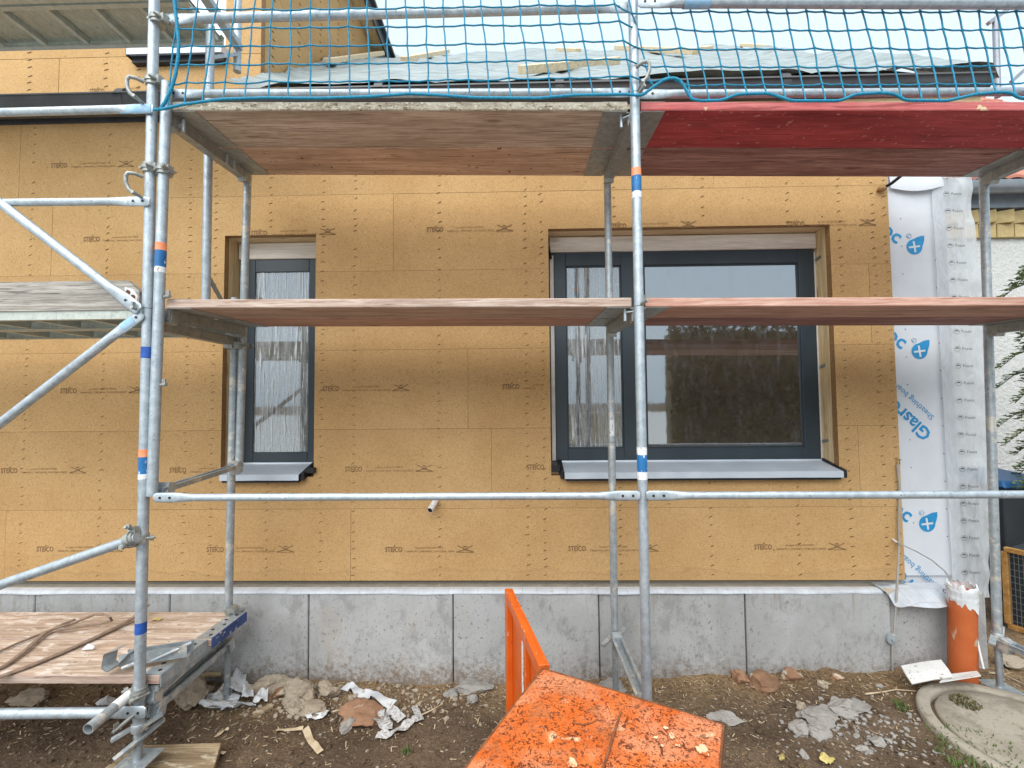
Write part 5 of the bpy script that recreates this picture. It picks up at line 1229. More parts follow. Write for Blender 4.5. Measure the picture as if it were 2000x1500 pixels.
# ================================================================ PIPE, CABLES, SHEETS BY THE CORNER
pb_, pt_ = P(1882, 1318, 2.98), P(1879, 1152, 2.98)
r = thing('drain_pipe', 'upright orange drain pipe with a foil wrapped top by the corner', 'pipe', pb_)
rad = 0.073
m = MB(); m.tube(pb_-Vector((0.01, 0, 0.1)), pt_, rad, 28); m.build('pipe_body', M['pipe'], r)
m = MB(); vs = []; n = 40
for j, (z, k) in enumerate(((-0.075, 1.03), (-0.05, 1.06), (-0.03, 1.04), (0.0, 1.07), (0.012, 1.05), (0.03, 1.02), (0.034, 0.9))):
    for i in range(n):
        a = 6.2832*i/n; f = k*(1+0.06*noise.noise(Vector((math.cos(a)*5, math.sin(a)*5, j*0.9)))+0.03*noise.noise(Vector((math.cos(a)*14, math.sin(a)*14, j*0.6)))) ; dz = (-0.035+0.05*noise.noise(Vector((math.cos(a)*2.5, math.sin(a)*2.5, 4)))-0.02*math.cos(a-0.3) if j == 0 else (0.045*noise.noise(Vector((math.cos(a)*6, math.sin(a)*6, 9))) if j >= 5 else 0))
        vs.append((pt_.x+rad*f*math.cos(a), pt_.y+rad*f*math.sin(a), pt_.z+z+dz))
m.add(vs, [(j*n+i, j*n+(i+1) % n, (j+1)*n+(i+1) % n, (j+1)*n+i) for j in range(6) for i in range(n)], False); m.build('foil_wrap', M['paper'], r)
m = MB(); m.path([P(1908, 1245, 2.93), P(1914, 1275, 2.91), P(1921, 1306, 2.88)], 0.006, 8); tag(m.build('thin_rod', M['white_pl']), 'thin white rod leaning against the orange drain pipe', 'rod')
m = MB(); m.path([P(1752, 908, 3.185), P(1757, 950, 3.18), P(1755, 1010, 3.18), P(1756, 1060, 3.18), P(1753, 1130, 3.08), P(1750, 1180, 3.085), P(1746, 1240, 3.085), P(1743, 1262, 3.085), P(1743, 1300, 3.085), P(1744, 1320, 3.085)], 0.007, 8); ec = tag(m.build('earthing_wire', M['cable']), 'grey earthing wire running down the corner of the fibre boards and plinth', 'wire')
c = P(1744, 1249, 3.075); m = MB(); m.tube(c, c+Vector((0, 0.02, 0)), 0.037, 20); m.tube(c-Vector((0, 0.012, 0)), c, 0.011, 6); m.build('round_clamp', M['galv_dirty'], ec)
m = MB(); m.path([P(1745, 1055, 3.19), P(1758, 1062, 3.15), P(1790, 1077, 3.15), P(1820, 1094, 3.15), P(1845, 1115, 3.14), P(1860, 1137, 3.12), P(1864, 1160, 3.1)], 0.0045, 8); wc = tag(m.build('white_cable', M['cable']), 'thin pale cable poking out of the board and curving over the white panel', 'cable')
m = MB(); m.tube(P(1743, 1053, 3.192), P(1752, 1059, 3.165), 0.006, 8); m.build('tip', M['white_pl'], wc)
# bent white sheet on the ground
cs = [P(1782, 1336, 2.80), P(1770, 1318, 2.87), P(1760, 1300, 2.96)]; ce = [P(1862, 1322, 2.80), P(1852, 1306, 2.87), P(1838, 1288, 2.96)]
m = MB(); pts = [(cs[0], ce[0]), (cs[1], ce[1]), (cs[2], ce[2])]
vs = []
for a, b in pts: vs += [a, a.lerp(b, 0.5)+Vector((0, 0, 0.004)), b]
vs2 = [v+Vector((0, 0.004, -0.007)) for v in vs]
m.add(vs+vs2, [(0, 1, 4, 3), (1, 2, 5, 4), (3, 4, 7, 6), (4, 5, 8, 7)]+[(9+b, 9+a, 9+d, 9+c) for a, b, c, d in ((0, 1, 3, 4), (1, 2, 4, 5), (3, 4, 6, 7), (4, 5, 7, 8))]+[(0, 9, 10, 1), (1, 10, 11, 2), (2, 11, 14, 5), (5, 14, 17, 8), (8, 17, 16, 7), (7, 16, 15, 6), (6, 15, 12, 3), (3, 12, 9, 0)])
q = [P(1835, 1332, 2.79), P(1916, 1319, 2.79), P(1908, 1310, 2.86), P(1850, 1317, 2.86)]
m.hexa([v-Vector((0, 0, 0.006)) for v in q]+q); tag(m.build('white_sheet', M['white_pl']), 'bent white plastic sheet on the ground in front of the orange pipe', 'sheet')

# ================================================================ MANHOLE
mc = Vector((2.70, 2.44, -0.045)); mh = thing('manhole', 'round old concrete manhole cover at the lower right', 'manhole', mc)
def disc(r0, r1, z, thick, nm, mat, seed):
    m = MB(); n = 72; rings = [(r1, -thick), (r1, -0.012), (r1-0.008, 0.0)]
    rr = r1-0.008; k = 5 if r0 == 0 else 3
    for i in range(1, k+1): rings.append((rr+(max(r0, 0.001)+(0.008 if r0 else 0)-rr)*i/k, 0.0))
    if r0: rings += [(r0, -0.012), (r0, -thick)]
    vs = []
    for r_, dz in rings:
        for i in range(n):
            a = 6.2832*i/n; wob = 0.004*noise.noise(Vector((math.cos(a)*3, math.sin(a)*3, seed)))
            x, y = mc.x+(r_+wob)*math.cos(a), mc.y+(r_+wob)*math.sin(a); vs.append((x, y, mc.z+z+dz+0.004*noise.noise(Vector((x*7, y*7, seed)))))
    m.add(vs, [(j*n+i, j*n+(i+1) % n, (j+1)*n+(i+1) % n, (j+1)*n+i) for j in range(len(rings)-1) for i in range(n)], True); return m.build(nm, M[mat], mh)
disc(0.390, 0.455, 0.0, 0.2, 'rim', 'concrete_old', 1); disc(0, 0.374, -0.004, 0.1, 'cover', 'concrete_old', 5)
M['moss'] = mottle('moss_patch', (0.07, 0.075, 0.02), (0.16, 0.13, 0.06), 30, rough=0.95, bump=0.8, rand=0)
def clump(cx, cy, z, r, n, hmax, mat, name, label=None, cat=None, parent=None, kind=None):
    m = MB()
    for i in range(n):
        a = random.uniform(0, 6.28); d = r*math.sqrt(random.random()); b = Vector((cx+d*math.cos(a), cy+d*math.sin(a), z)); h_ = hmax*random.uniform(0.3, 1); t = random.uniform(0, 6.28)
        tip = b+Vector((math.cos(t)*h_*0.6, math.sin(t)*h_*0.6, h_)); w_ = Vector((-math.sin(t), math.cos(t), 0))*random.uniform(0.0015, 0.004)
        m.add([b-w_, b+w_, (b+tip)/2+w_+Vector((0, 0, h_*0.2)), tip, (b+tip)/2-w_+Vector((0, 0, h_*0.2))], [(0, 1, 2, 3, 4)])
    o = m.build(name, mat, parent)
    if label: tag(o, label, cat)
    if kind: o['kind'] = kind
    return o
p_ = PZ(1885, 1372, mc.z); clump(p_.x, p_.y, mc.z-0.006, 0.07, 260, 0.025, M['moss'], 'moss', 'mossy tuft growing on the manhole cover', 'moss')
p_ = PZ(1925, 1490, -0.09); o = clump(p_.x, p_.y, gz(p_.x, p_.y)-0.005, 0.22, 420, 0.04, M['grass'], 'grass', 'sparse grass along the left side of the manhole', 'grass'); o['kind'] = 'stuff'

# ================================================================ DEBRIS
def hit(px_, py_):
    z = -0.12
    for _ in range(12):
        q = PZ(px_, py_, z); z = gz(q.x, q.y)
    return Vector((q.x, q.y, z))
def rock(px_, py_, wpx, hpx, mat, name, label, cat, group=None, sub=4, flat=0.9, angular=0.42, seed=None, sink=0.5):
    c = hit(px_, py_); s_ = c.y/F; bm = bmesh.new(); bmesh.ops.create_icosphere(bm, subdivisions=sub, radius=1.0)
    sd = seed if seed is not None else random.uniform(0, 90); rx, rz_ = wpx*s_/2, hpx*s_/2; ry = (rx+rz_)/2
    rng = random.Random(int(sd*1000)); pls = []
    for _ in range(11):
        a_ = Vector((rng.uniform(-1, 1), rng.uniform(-1, 1), rng.uniform(-0.7, 1))).normalized(); pls.append((a_, rng.uniform(0.55, 0.85)))
    for v in bm.verts:
        for _ in range(2):
            for a_, h_ in pls:
                e_ = v.co.dot(a_)-h_
                if e_ > 0: v.co -= a_*e_
        v.co *= 1.22
    for v in bm.verts:
        f = 1+angular*noise.noise(v.co*1.1+Vector((sd, 0, 0)))+0.3*angular*noise.noise(v.co*3+Vector((sd, 5, 0)))+0.22*angular*noise.noise(v.co*9+Vector((sd, 5, 4)))
        v.co = Vector((v.co.x*rx*f, v.co.y*ry*f, v.co.z*rz_*f*flat))+c+Vector((0, 0, rz_*(1-sink)))
    me = bpy.data.meshes.new(name); bm.to_mesh(me); bm.free()
    o = link_mesh(name, me, mat); tag(o, label, cat, group); return o
RB = 'rubble along the plinth'
rock(588, 1362, 56, 44, M['stone'], 'rubble', 'large pale rubble lump against the plinth near the narrow window', 'rubble', RB)
rock(640, 1356, 42, 26, M['stone'], 'rubble', 'smaller pale rubble lump touching the large one on its right', 'rubble', RB)
rock(556, 1356, 34, 24, M['brickbit'], 'brick_fragment', 'brown clod just left of the large pale rubble lump', 'rubble', RB)
rock(372, 1366, 60, 52, M['stone'], 'rubble', 'grey lump of rubble in the shade under the left transom', 'rubble', RB)
rock(520, 1345, 62, 26, M['stone'], 'rubble', 'flat pale slab of rubble behind the white scraps', 'rubble', RB)
rock(575, 1385, 40, 22, M['stone'], 'rubble', 'low sandy rubble lump in front of the large pale one', 'rubble', RB)
rock(606, 1392, 52, 18, M['stone'], 'rubble', 'flat sandy rubble piece beside the curled strip', 'rubble', RB)
rock(700, 1402, 90, 24, M['brickbit'], 'brick_fragment', 'broad brown clod beside the white ribbons', 'rubble', RB)
rock(680, 1422, 32, 20, M['mortar'], 'rubble', 'small grey mortar crumb in front of the broad brown clod', 'rubble', RB)
rock(925, 1343, 60, 16, M['mortar'], 'rubble', 'flat grey mortar spill at the plinth left of the orange door', 'rubble', RB)
rock(880, 1358, 22, 14, M['mortar'], 'rubble', 'small grey mortar crumb left of the orange door', 'rubble', RB)
rock(922, 1374, 18, 20, M['mortar'], 'rubble', 'upright grey chip near the orange door', 'rubble', RB)
rock(1195, 1345, 42, 18, M['mortar'], 'rubble', 'grey mortar lump at the foot of the middle jack', 'rubble', RB)
rock(1488, 1338, 52, 30, M['brickbit'], 'brick_fragment', 'largest broken brick piece at the plinth below the wide window', 'brick', RB, angular=0.2)
rock(1545, 1326, 34, 24, M['brickbit'], 'brick_fragment', 'brownish brick shard right of the broken brick', 'brick', RB, angular=0.25)
rock(1445, 1328, 34, 20, M['brickbit'], 'brick_fragment', 'dark brick shard against the plinth left of the broken brick', 'brick', RB)
rock(1635, 1326, 22, 9, M['brickbit'], 'brick_fragment', 'small brown brick chip near the plinth', 'brick', RB)
rock(1643, 1390, 48, 30, M['mortar'], 'rubble', 'largest grey mortar lump left of the manhole', 'rubble', RB)
rock(1672, 1382, 46, 14, M['mortar'], 'rubble', 'flat grey mortar sliver beside the largest lump', 'rubble', RB)
rock(1605, 1405, 66, 26, M['mortar'], 'rubble', 'cracked grey mortar patch in the middle of the spill', 'rubble', RB, flat=0.6)
rock(1566, 1430, 36, 24, M['mortar'], 'rubble', 'grey mortar lump at the left of the spill', 'rubble', RB, flat=0.7)
rock(1600, 1434, 36, 22, M['mortar'], 'rubble', 'rounded grey mortar lump at the front of the spill', 'rubble', RB, flat=0.7)
rock(1564, 1386, 18, 16, M['stone'], 'pebble', 'rounded purplish pebble behind the mortar spill', 'stone', RB)
rock(1567, 1398, 20, 8, M['mortar'], 'pebble', 'flat pale pebble behind the mortar spill', 'stone', RB)
rock(1686, 1466, 24, 12, M['mortar'], 'rubble', 'elongated grey chip right of the spill', 'rubble', RB)
rock(1715, 1452, 26, 14, M['mortar'], 'rubble', 'grey chip farthest right of the spill', 'rubble', RB)
rock(1568, 1478, 14, 18, M['mortar'], 'pebble', 'single pale stone near the lower edge below the spill', 'stone', RB)
rock(1608, 1340, 18, 12, M['stone'], 'pebble', 'tan pebble near the plinth right of the brick shards', 'stone', RB)
rock(1720, 1343, 12, 8, M['mortar'], 'pebble', 'white pebble near the plinth left of the white sheet', 'stone', RB)
rock(1420, 1405, 60, 10, M['mortar'], 'rubble', 'thin line of pale mortar crumbs beside the orange cabinet', 'rubble', RB)
rock(208, 1372, 32, 18, M['paper'], 'rubble', 'pale block under the low deck at left', 'rubble', RB, angular=0.2)
rock(60, 1366, 60, 20, M['stone'], 'rubble', 'yellowish lump in the shade under the low deck', 'rubble', RB)
# sheets, ribbons, slivers
def sheet(pts, label, mat='paper', name='paper_scrap', cat='scrap', lift=0.02, curl_=0.03, group='white scraps on the soil'):
    c = [hit(*p_) for p_ in pts]; sd = random.uniform(0, 50); m = MB()
    for k in range(4): c[k] = c[k]+Vector((0, 0, lift*(0.3+0.9*random.random())))
    def fn(u, v):
        q = c[0].lerp(c[1], u).lerp(c[3].lerp(c[2], u), v); return q+Vector((0, 0, 0.008+curl_*(noise.noise(Vector((u*2.5, v*2.5, sd)))+0.5*abs(noise.noise(Vector((u*6, v*6, sd)))))))
    m.grid(fn, 14, 10, False); return tag(m.build(name, M[mat]), label, cat, group)
sheet([(388, 1385), (455, 1392), (470, 1368), (410, 1362)], 'crumpled white sheet lying in front of the tower jack')
sheet([(415, 1375), (445, 1378), (460, 1345), (440, 1340)], 'white scrap standing up left of the tower jack', lift=0.05)
sheet([(440, 1372), (478, 1372), (482, 1326), (462, 1334)], 'tallest white scrap sticking up behind the tower jack', lift=0.09)
sheet([(470, 1384), (496, 1384), (492, 1350), (478, 1348)], 'narrow white scrap folded upright right of the tower jack', lift=0.06)
sheet([(492, 1386), (522, 1380), (524, 1354), (505, 1362)], 'rightmost white scrap beside the tower jack', lift=0.04)
sheet([(430, 1390), (500, 1384), (490, 1376), (440, 1378)], 'flat trampled sheet at the front of the white scraps', lift=0.01)
def strip(pts, wpx, label, mat='fleece', name='fabric_strip', cat='strip', lift=0.012, group='pale strips on the soil', wob=0.012):
    c = [hit(*p_) for p_ in pts]; ln = []; sd = random.uniform(0, 9)
    for a, b in zip(c, c[1:]): ln += [a.lerp(b, k/6) for k in range(6)]
    ln.append(c[-1]); wv = []
    for i, q in enumerate(ln):
        d = (ln[min(i+1, len(ln)-1)]-ln[max(0, i-1)]); d.z = 0; d.normalize(); nrm = Vector((-d.y, d.x, 0)); tw_ = 0.9*noise.noise(Vector((i*0.22, sd, 0)))
        wv.append((nrm*math.cos(tw_)+Vector((0, 0, 1))*math.sin(tw_))*wpx*q.y/F/2); ln[i] = q+Vector((0, 0, lift+abs(wob*noise.noise(Vector((i*0.3, sd, 3))))+abs(wv[-1].z)))
    m = MB(); m.ribbon(ln, wv); return tag(m.build(name, M[mat]), label, cat, group)
strip([(672, 1345), (690, 1350), (706, 1360), (730, 1362), (768, 1384)], 20, 'wide white strip sloping down from the plinth right of the rubble', 'paper')
strip([(745, 1392), (738, 1415), (760, 1426), (750, 1408), (765, 1395), (785, 1412)], 18, 'white ribbon folded in a triangle on the soil')
strip([(735, 1442), (762, 1440), (790, 1425), (803, 1412)], 18, 'curved white ribbon in front of the folded one')
strip([(803, 1410), (822, 1410), (812, 1390), (808, 1384)], 12, 'short dirty ribbon at the right end of the ribbons')
strip([(640, 1392), (628, 1405), (606, 1408), (600, 1398), (615, 1395), (640, 1398)], 9, 'pale strip curled into a ring', 'paper')
strip([(540, 1430), (560, 1430), (592, 1427)], 7, 'bent pale wood strip lying level on the soil', 'straw', 'wood_strip', wob=0)
strip([(596, 1428), (606, 1450), (626, 1474)], 12, 'broken pale wood strip pointing to the lower edge', 'straw', 'wood_strip', wob=0)
strip([(420, 1444), (436, 1432), (447, 1426)], 7, 'grey wood sliver behind the jack pad', 'straw', 'wood_strip', wob=0)
strip([(410, 1498), (425, 1482), (438, 1472)], 11, 'yellowish wood sliver right of the jack pad', 'straw', 'wood_strip', wob=0)
def stick(a, b, w_, label, mat='wood_pale', za=0.02, zb=0.02):
    p0, p1 = hit(*a)+Vector((0, 0, za)), hit(*b)+Vector((0, 0, zb)); m = MB(); m.bar(p0, p1, w_, w_*0.5, c=0.002); return tag(m.build('wood_offcut', M[mat]), label, 'wood')
stick((385, 1338), (432, 1335), 0.035, 'orange brown wood offcut against the plinth behind the tower jack', 'wood_pale', 0.06, 0.07)
stick((372, 1376), (395, 1370), 0.05, 'small square wood block under the left transom', 'wood_old')
stick((495, 1404), (532, 1384), 0.04, 'old wood stick lying among the rubble', 'wood_old')
def twig(pts, r, label):
    m = MB(); c = [hit(*p_)+Vector((0, 0, 0.012+0.008*random.random())) for p_ in pts]; m.path(c, r, 6, r1=r*0.4)
    for k in range(1, len(c)-1): m.path([c[k], c[k]+Vector((random.uniform(-0.06, 0.06), random.uniform(-0.05, 0.03), 0.02))], r*0.6, 5, r1=0.001)
    return tag(m.build('twig', M['straw']), label, 'twig')
twig([(1690, 1360), (1720, 1357), (1750, 1352), (1790, 1354)], 0.006, 'dry branching twig left of the manhole')
twig([(650, 1395), (700, 1384), (730, 1378)], 0.004, 'thin dry stalk lying over the broad brown clod')
twig([(822, 1402), (845, 1392), (865, 1380)], 0.005, 'brown twig right of the white ribbons')
twig([(1930, 1318), (1960, 1322), (2010, 1345)], 0.006, 'dry twig right of the white plastic sheet')
sheet([(1600, 1490), (1622, 1500), (1632, 1488), (1606, 1474)], 'yellow dead leaf near the lower edge', 'dryleaf', 'dead_leaf', 'leaf', 0.01, 0.02, 'dead leaves')
sheet([(1522, 1488), (1532, 1494), (1534, 1480), (1526, 1476)], 'small yellow leaf left of the larger dead leaf', 'dryleaf', 'dead_leaf', 'leaf', 0.01, 0.02, 'dead leaves')
p_ = hit(795, 1470); clump(p_.x, p_.y, p_.z, 0.02, 30, 0.035, M['grass'], 'weed', 'small grey green weed below the white ribbons', 'weed')
p_ = hit(1762, 1385); clump(p_.x, p_.y, p_.z, 0.03, 34, 0.05, M['grass'], 'weed', 'green weed sprig just left of the manhole', 'weed')
# jack pad
q = [PZ(190, 1510, -0.075), PZ(415, 1510, -0.075), PZ(432, 1450, -0.075), PZ(268, 1455, -0.075)]
m = MB(); m.hexa([v-Vector((0, 0, 0.045)) for v in q]+q, 0.003); tag(m.build('wooden_pad', M['wood_old']), 'old wooden pad under the front jack of the left tower', 'board')
# gravel and chips
M['stonedark'] = mottle('brown_pebbles', (0.20, 0.15, 0.105), (0.36, 0.29, 0.22), 30, rough=0.95, rand=0, world=True, bump=0.4)
peb = []
for k in range(6):
    bm = bmesh.new(); bmesh.ops.create_icosphere(bm, subdivisions=1, radius=1.0)
    for v in bm.verts: v.co = v.co*(1+0.4*noise.noise(v.co*1.3+Vector((k*7, 0, 0))))
    bm.verts.index_update(); peb.append(([v.co.copy() for v in bm.verts], [[v.index for v in f.verts] for f in bm.faces])); bm.free()
def scatter(n, fx, fy, smin, smax, mat, name, label, cat, flat=0.6):
    m = MB(); 
    for i in range(n):
        x, y = fx(), fy()
        if (Vector((x, y))-Vector((mc.x, mc.y))).length < 0.47: continue
        s_ = smin+(smax-smin)*random.random()**3; vs, fs = peb[i % 6]; a = random.uniform(0, 6.28); c_, sn = math.cos(a), math.sin(a); ey = random.uniform(0.5, 1)
        z = gz(x, y)
        m.add([(x+s_*(v.x*c_-v.y*sn*ey), y+s_*(v.x*sn+v.y*c_*ey), z+s_*flat*(v.z+0.3)) for v in vs], fs)
    o = m.build(name, mat, kind='stuff'); tag(o, label, cat); return o
U = random.uniform
scatter(1300, lambda: U(-3.9, 3.9), lambda: U(1.5, 3.1), 0.003, 0.014, M['stonedark'], 'gravel', 'sandy gravel scattered over the bare soil', 'gravel')
scatter(450, lambda: U(-3.9, 3.9), lambda: U(1.5, 3.1), 0.003, 0.012, M['mortar'], 'gravel', 'grey mortar crumbs scattered over the bare soil', 'gravel')
scatter(360, lambda: 1.87+random.gauss(0, 0.22), lambda: 2.55+random.gauss(0, 0.13), 0.004, 0.018, M['mortar'], 'gravel', 'dense grey crumbs around the mortar spill', 'gravel')
scatter(500, lambda: -1.1+random.gauss(0, 0.45), lambda: U(2.7, 3.08), 0.004, 0.024, M['stone'], 'gravel', 'crumbs of rubble along the plinth under the narrow window', 'gravel')
scatter(2600, lambda: U(-3.9, 3.9), lambda: U(1.5, 3.1), 0.006, 0.022, M['soil'], 'soil_crumbs', 'loose crumbs of dark soil', 'soil')
m = MB()
for i in range(1500):
    x, y = U(-3.9, 3.9), 3.1-abs(random.gauss(0, 0.35))
    if (Vector((x, y))-Vector((mc.x, mc.y))).length < 0.47: continue
    a = U(0, 3.14); d = Vector((math.cos(a), math.sin(a), U(-0.2, 0.2)))*U(0.004, 0.02); n_ = Vector((-d.y, d.x, 0)).normalized()*U(0.001, 0.003); c = Vector((x, y, gz(x, y)+0.006)); m.add([c-d-n_, c+d-n_, c+d+n_, c-d+n_], [(0, 1, 2, 3)])
o = m.build('wood_chips', M['straw'], kind='stuff'); tag(o, 'fine wood chips and straw strewn along the plinth', 'wood chips')

# straps on the low deck
def strap(pts, w_, nm, parent=None, mat='strap'):
    c = [PZ(x, y, 0.386+h_) for x, y, h_ in pts]; ln = []
    for a, b in zip(c, c[1:]): ln += [a.lerp(b, k/5) for k in range(5)]
    ln.append(c[-1]); m = MB(); m.path(ln, w_, 8, prof=lambda i: (w_*1.0, w_*0.45)); return m
s1 = strap([(-60, 1330, 0.004), (10, 1300, 0.006), (50, 1270, 0.01), (85, 1238, 0.012), (125, 1218, 0.02), (146, 1210, 0.02)], 0.014, 's')
s1.path([PZ(x, y, 0.386+h_) for x, y, h_ in ((-40, 1290, 0.005), (30, 1258, 0.006), (95, 1232, 0.01), (145, 1216, 0.03), (185, 1200, 0.08), (205, 1200, 0.11), (216, 1207, 0.11), (218, 1212, 0.08), (205, 1216, 0.04), (170, 1222, 0.02), (110, 1232, 0.012))], 0.007, 8)
tag(s1.build('lifting_strap', M['strap']), 'brown lifting strap with a stiff loop on the low deck', 'strap')
s2 = strap([(-60, 1335, 0.004), (0, 1322, 0.004), (60, 1300, 0.005), (120, 1275, 0.006), (180, 1248, 0.006), (235, 1222, 0.008), (262, 1205, 0.02), (290, 1180, 0.06)], 0.016, 's')
tag(s2.build('lifting_strap', M['strap']), 'second flat strap in front of the looped one, running behind the post', 'strap')
def dsheet(pts, label):
    m = MB(); c = [PZ(x, y, 0.386+h_) for x, y, h_ in pts]; m.add(c, [tuple(range(len(c)))]); tag(m.build('paper_scrap', M['paper']), label, 'scrap', 'white scraps on the soil')
dsheet([(158, 1270, 0.002), (172, 1257, 0.02), (185, 1262, 0.02), (182, 1268, 0.004)], 'small white paper scrap on the low deck between the straps')
m = MB(); c = PZ(305, 1210, 0.388); m.grid(lambda u, v: c+Vector((0.06*(u-0.5), 0.03*(v-0.5), 0.006*math.sin(u*3))), 6, 4); tag(m.build('dead_leaf', M['dryleaf']), 'small yellow leaf on the low deck beside the post', 'leaf', 'dead leaves')
# offcut at the right end of the middle deck
m = MB(); a = P(1905, 578, 2.78); b = P(2040, 566, 2.70); a.z = zM(2.9, 2.7)+0.056; b.z = a.z+0.012; m.bar(a, b, 0.14, 0.018, c=0.002); m.bar(a+Vector((0.25, 0.06, 0.02)), b+Vector((0.1, 0.05, 0.02)), 0.1, 0.015); tag(m.build('wood_offcut', M['crate']), 'orange brown board offcuts on the middle deck at the right edge', 'wood')

# ================================================================ NEIGHBOUR'S SIDE
YN = 5.2
nb = thing('neighbour_house', 'white roughcast neighbouring house with yellow brick cornice and red tiles', 'house', (7.0, YN+1, -0.1))
XN0 = 4.2
zc0, zc1 = P(1970, 466, YN).z, P(1970, 440, YN).z
MB().box((XN0, YN, -0.3), (12, YN+0.3, zc0-0.002)).build('wall', M['stucco'], nb)
MB().box((XN0, YN+0.02, zc0), (12, YN+0.3, P(1970, 385, YN).z)).build('wall', M['stucco'], nb)
bw = 0.205; x = XN0
while x < 7.2:
    m = MB(); m.box((x, YN-0.045, zc0), (x+bw-0.012, YN+0.018, zc1), 0.004); m.build('brick', M['ybrick'], nb)
    m = MB(); c = Vector((x+0.06, YN-0.01, (zc1+P(1970, 415, YN).z)/2)); h_ = (P(1970, 415, YN).z-zc1)/2-0.004
    dv = Vector((0.10, -0.055, 0)); n_ = Vector((0.03, 0.05, 0)); zv = Vector((0, 0, h_))
    m.hexa([c-dv-n_-zv, c+dv-n_-zv, c+dv+n_-zv, c-dv+n_-zv, c-dv-n_+zv, c+dv-n_+zv, c+dv+n_+zv, c-dv+n_+zv], 0.003); m.build('brick', M['ybrick'], nb); x += bw
MB().box((XN0, YN-0.10, P(1970, 412, YN).z), (12, YN+0.018, P(1970, 386, YN).z)).build('fascia', M['zinc'], nb)
MB().box((XN0, YN-0.12, P(1970, 385, YN).z), (12, YN+0.018, P(1970, 378, YN).z)).build('soffit', M['strip'], nb)
zg = P(1970, 350, YN-0.35).z
m = MB(); n = 10; vs = []
for x in (XN0, 12): vs += [(x, YN-0.27+0.085*math.cos(math.pi+math.pi*k/n), zg+0.085*math.sin(math.pi+math.pi*k/n)*1.3) for k in range(n+1)]
m.add(vs, [(k, k+1, n+2+k, n+1+k) for k in range(n)], True); m.build('gutter', M['zinc'], nb)
s45 = 0.93
for k in range(15):          # tile courses
    y0_, y1_ = YN-0.33+k*0.30, YN-0.33+(k+1)*0.30+0.06; z0_ = zg+0.03+(y0_-(YN-0.33))*s45; z1_ = zg+0.03+(y1_-(YN-0.33))*s45-0.03
    m = MB(); nn = 220; xa_, xb_ = XN0-0.05, 9.5; vs = []
    for j, (yy, zz) in enumerate(((y0_, z0_-0.02), (y0_, z0_+0.012), (y1_, z1_))):
        for i in range(nn+1):
            x = xa_+(xb_-xa_)*i/nn; vs.append((x, yy, zz+0.022*abs(math.sin(math.pi*(x-xa_)/0.19))**0.7))
    m.add(vs, [(j*(nn+1)+i, j*(nn+1)+i+1, (j+1)*(nn+1)+i+1, (j+1)*(nn+1)+i) for j in range(2) for i in range(nn)]); m.build('tile_course', M['rooftile'], nb)
MB().hexa([(XN0, YN-0.3, zg-0.03), (9.4, YN-0.3, zg-0.03), (9.4, YN+4.2, zg-0.03+4.5*s45), (XN0, YN+4.2, zg-0.03+4.5*s45), (XN0, YN-0.3, zg), (9.4, YN-0.3, zg), (9.4, YN+4.2, zg+4.5*s45), (XN0, YN+4.2, zg+4.5*s45)]).build('roof_deck', M['wood_old'], nb)
# pole and arm above the tiles
YPo = 7.6
pl = thing('roof_pole', 'grey metal pole with a slanting arm above the red tiled roof', 'pole', P(1948, 160, YPo))
m = MB(); m.tube(P(1949, 190, YPo), P(1944, 36, YPo), 0.045, 12); m.build('pole', M['zinc'], pl)
m = MB(); m.bar(P(1930, 46, YPo), P(1985, 6, YPo), 0.06, 0.06); m.build('arm', M['zinc'], pl)
m = MB(); m.bar(P(1975, 160, YPo), P(2030, 110, YPo), 0.05, 0.05); m.build('stay', M['zinc'], pl)
# conifer at the right edge
tr = thing('conifer_tree', 'conifer reaching in from the right edge in front of the white wall', 'tree', (4.75, 3.85, -0.1))
tb = Vector((4.80, 3.85, -0.15)); m = MB(); m.path([tb, tb+Vector((0.02, 0, 1.2)), tb+Vector((0.0, 0.02, 2.6)), tb+Vector((0.02, 0, 3.3))], 0.07, 10, r1=0.02); m.build('trunk', M['bark'], tr)
lf = MB(); lb = MB()
for i in range(90):
    h_ = 0.7+2.5*(i/90)+U(-0.05, 0.05); a = i*2.399+U(-0.2, 0.2); L = (0.54-0.14*(h_-0.7)/2.5)*U(0.7, 1.1); b0 = tb+Vector((0, 0, h_)); d = Vector((math.cos(a), math.sin(a), 0))
    pts = [b0+d*L*t+Vector((0, 0, 0.16*math.sin(t*2.2)-0.22*t*t)) for t in (0, 0.25, 0.5, 0.75, 1.0)]
    lb.path(pts, 0.008, 5, r1=0.002)
    for t in range(34):
        u = 0.15+0.85*t/34; k = min(3, int(u*4)); q = pts[k].lerp(pts[k+1], u*4-k)
        sg = 1 if t % 2 else -1; sd_ = Vector((-d.y, d.x, 0))*sg; ln = U(0.05, 0.14)*(1.15-u*0.7); tw_ = (sd_*0.8+d*0.7+Vector((0, 0, U(-0.25, 0.2)))).normalized()*ln
        for j in range(6):
            c = q+tw_*(j/6); w2 = (tw_.cross(Vector((0, 0, 1))).normalized()*(1 if j % 2 else -1)*0.6+tw_.normalized()*0.8+Vector((0, 0, U(-0.3, 0.4))))*U(0.020, 0.038); nn_ = Vector((U(-1, 1), U(-1, 1), U(-1, 1))).normalized()*0.006
            lf.add([c-nn_, c+w2*0.5-nn_*1.2, c+w2, c+w2*0.5+nn_*1.2, c+nn_], [(0, 1, 2, 3, 4)])
lb.build('branches', M['bark'], tr); lf.build('crown', M['leaf'], tr)
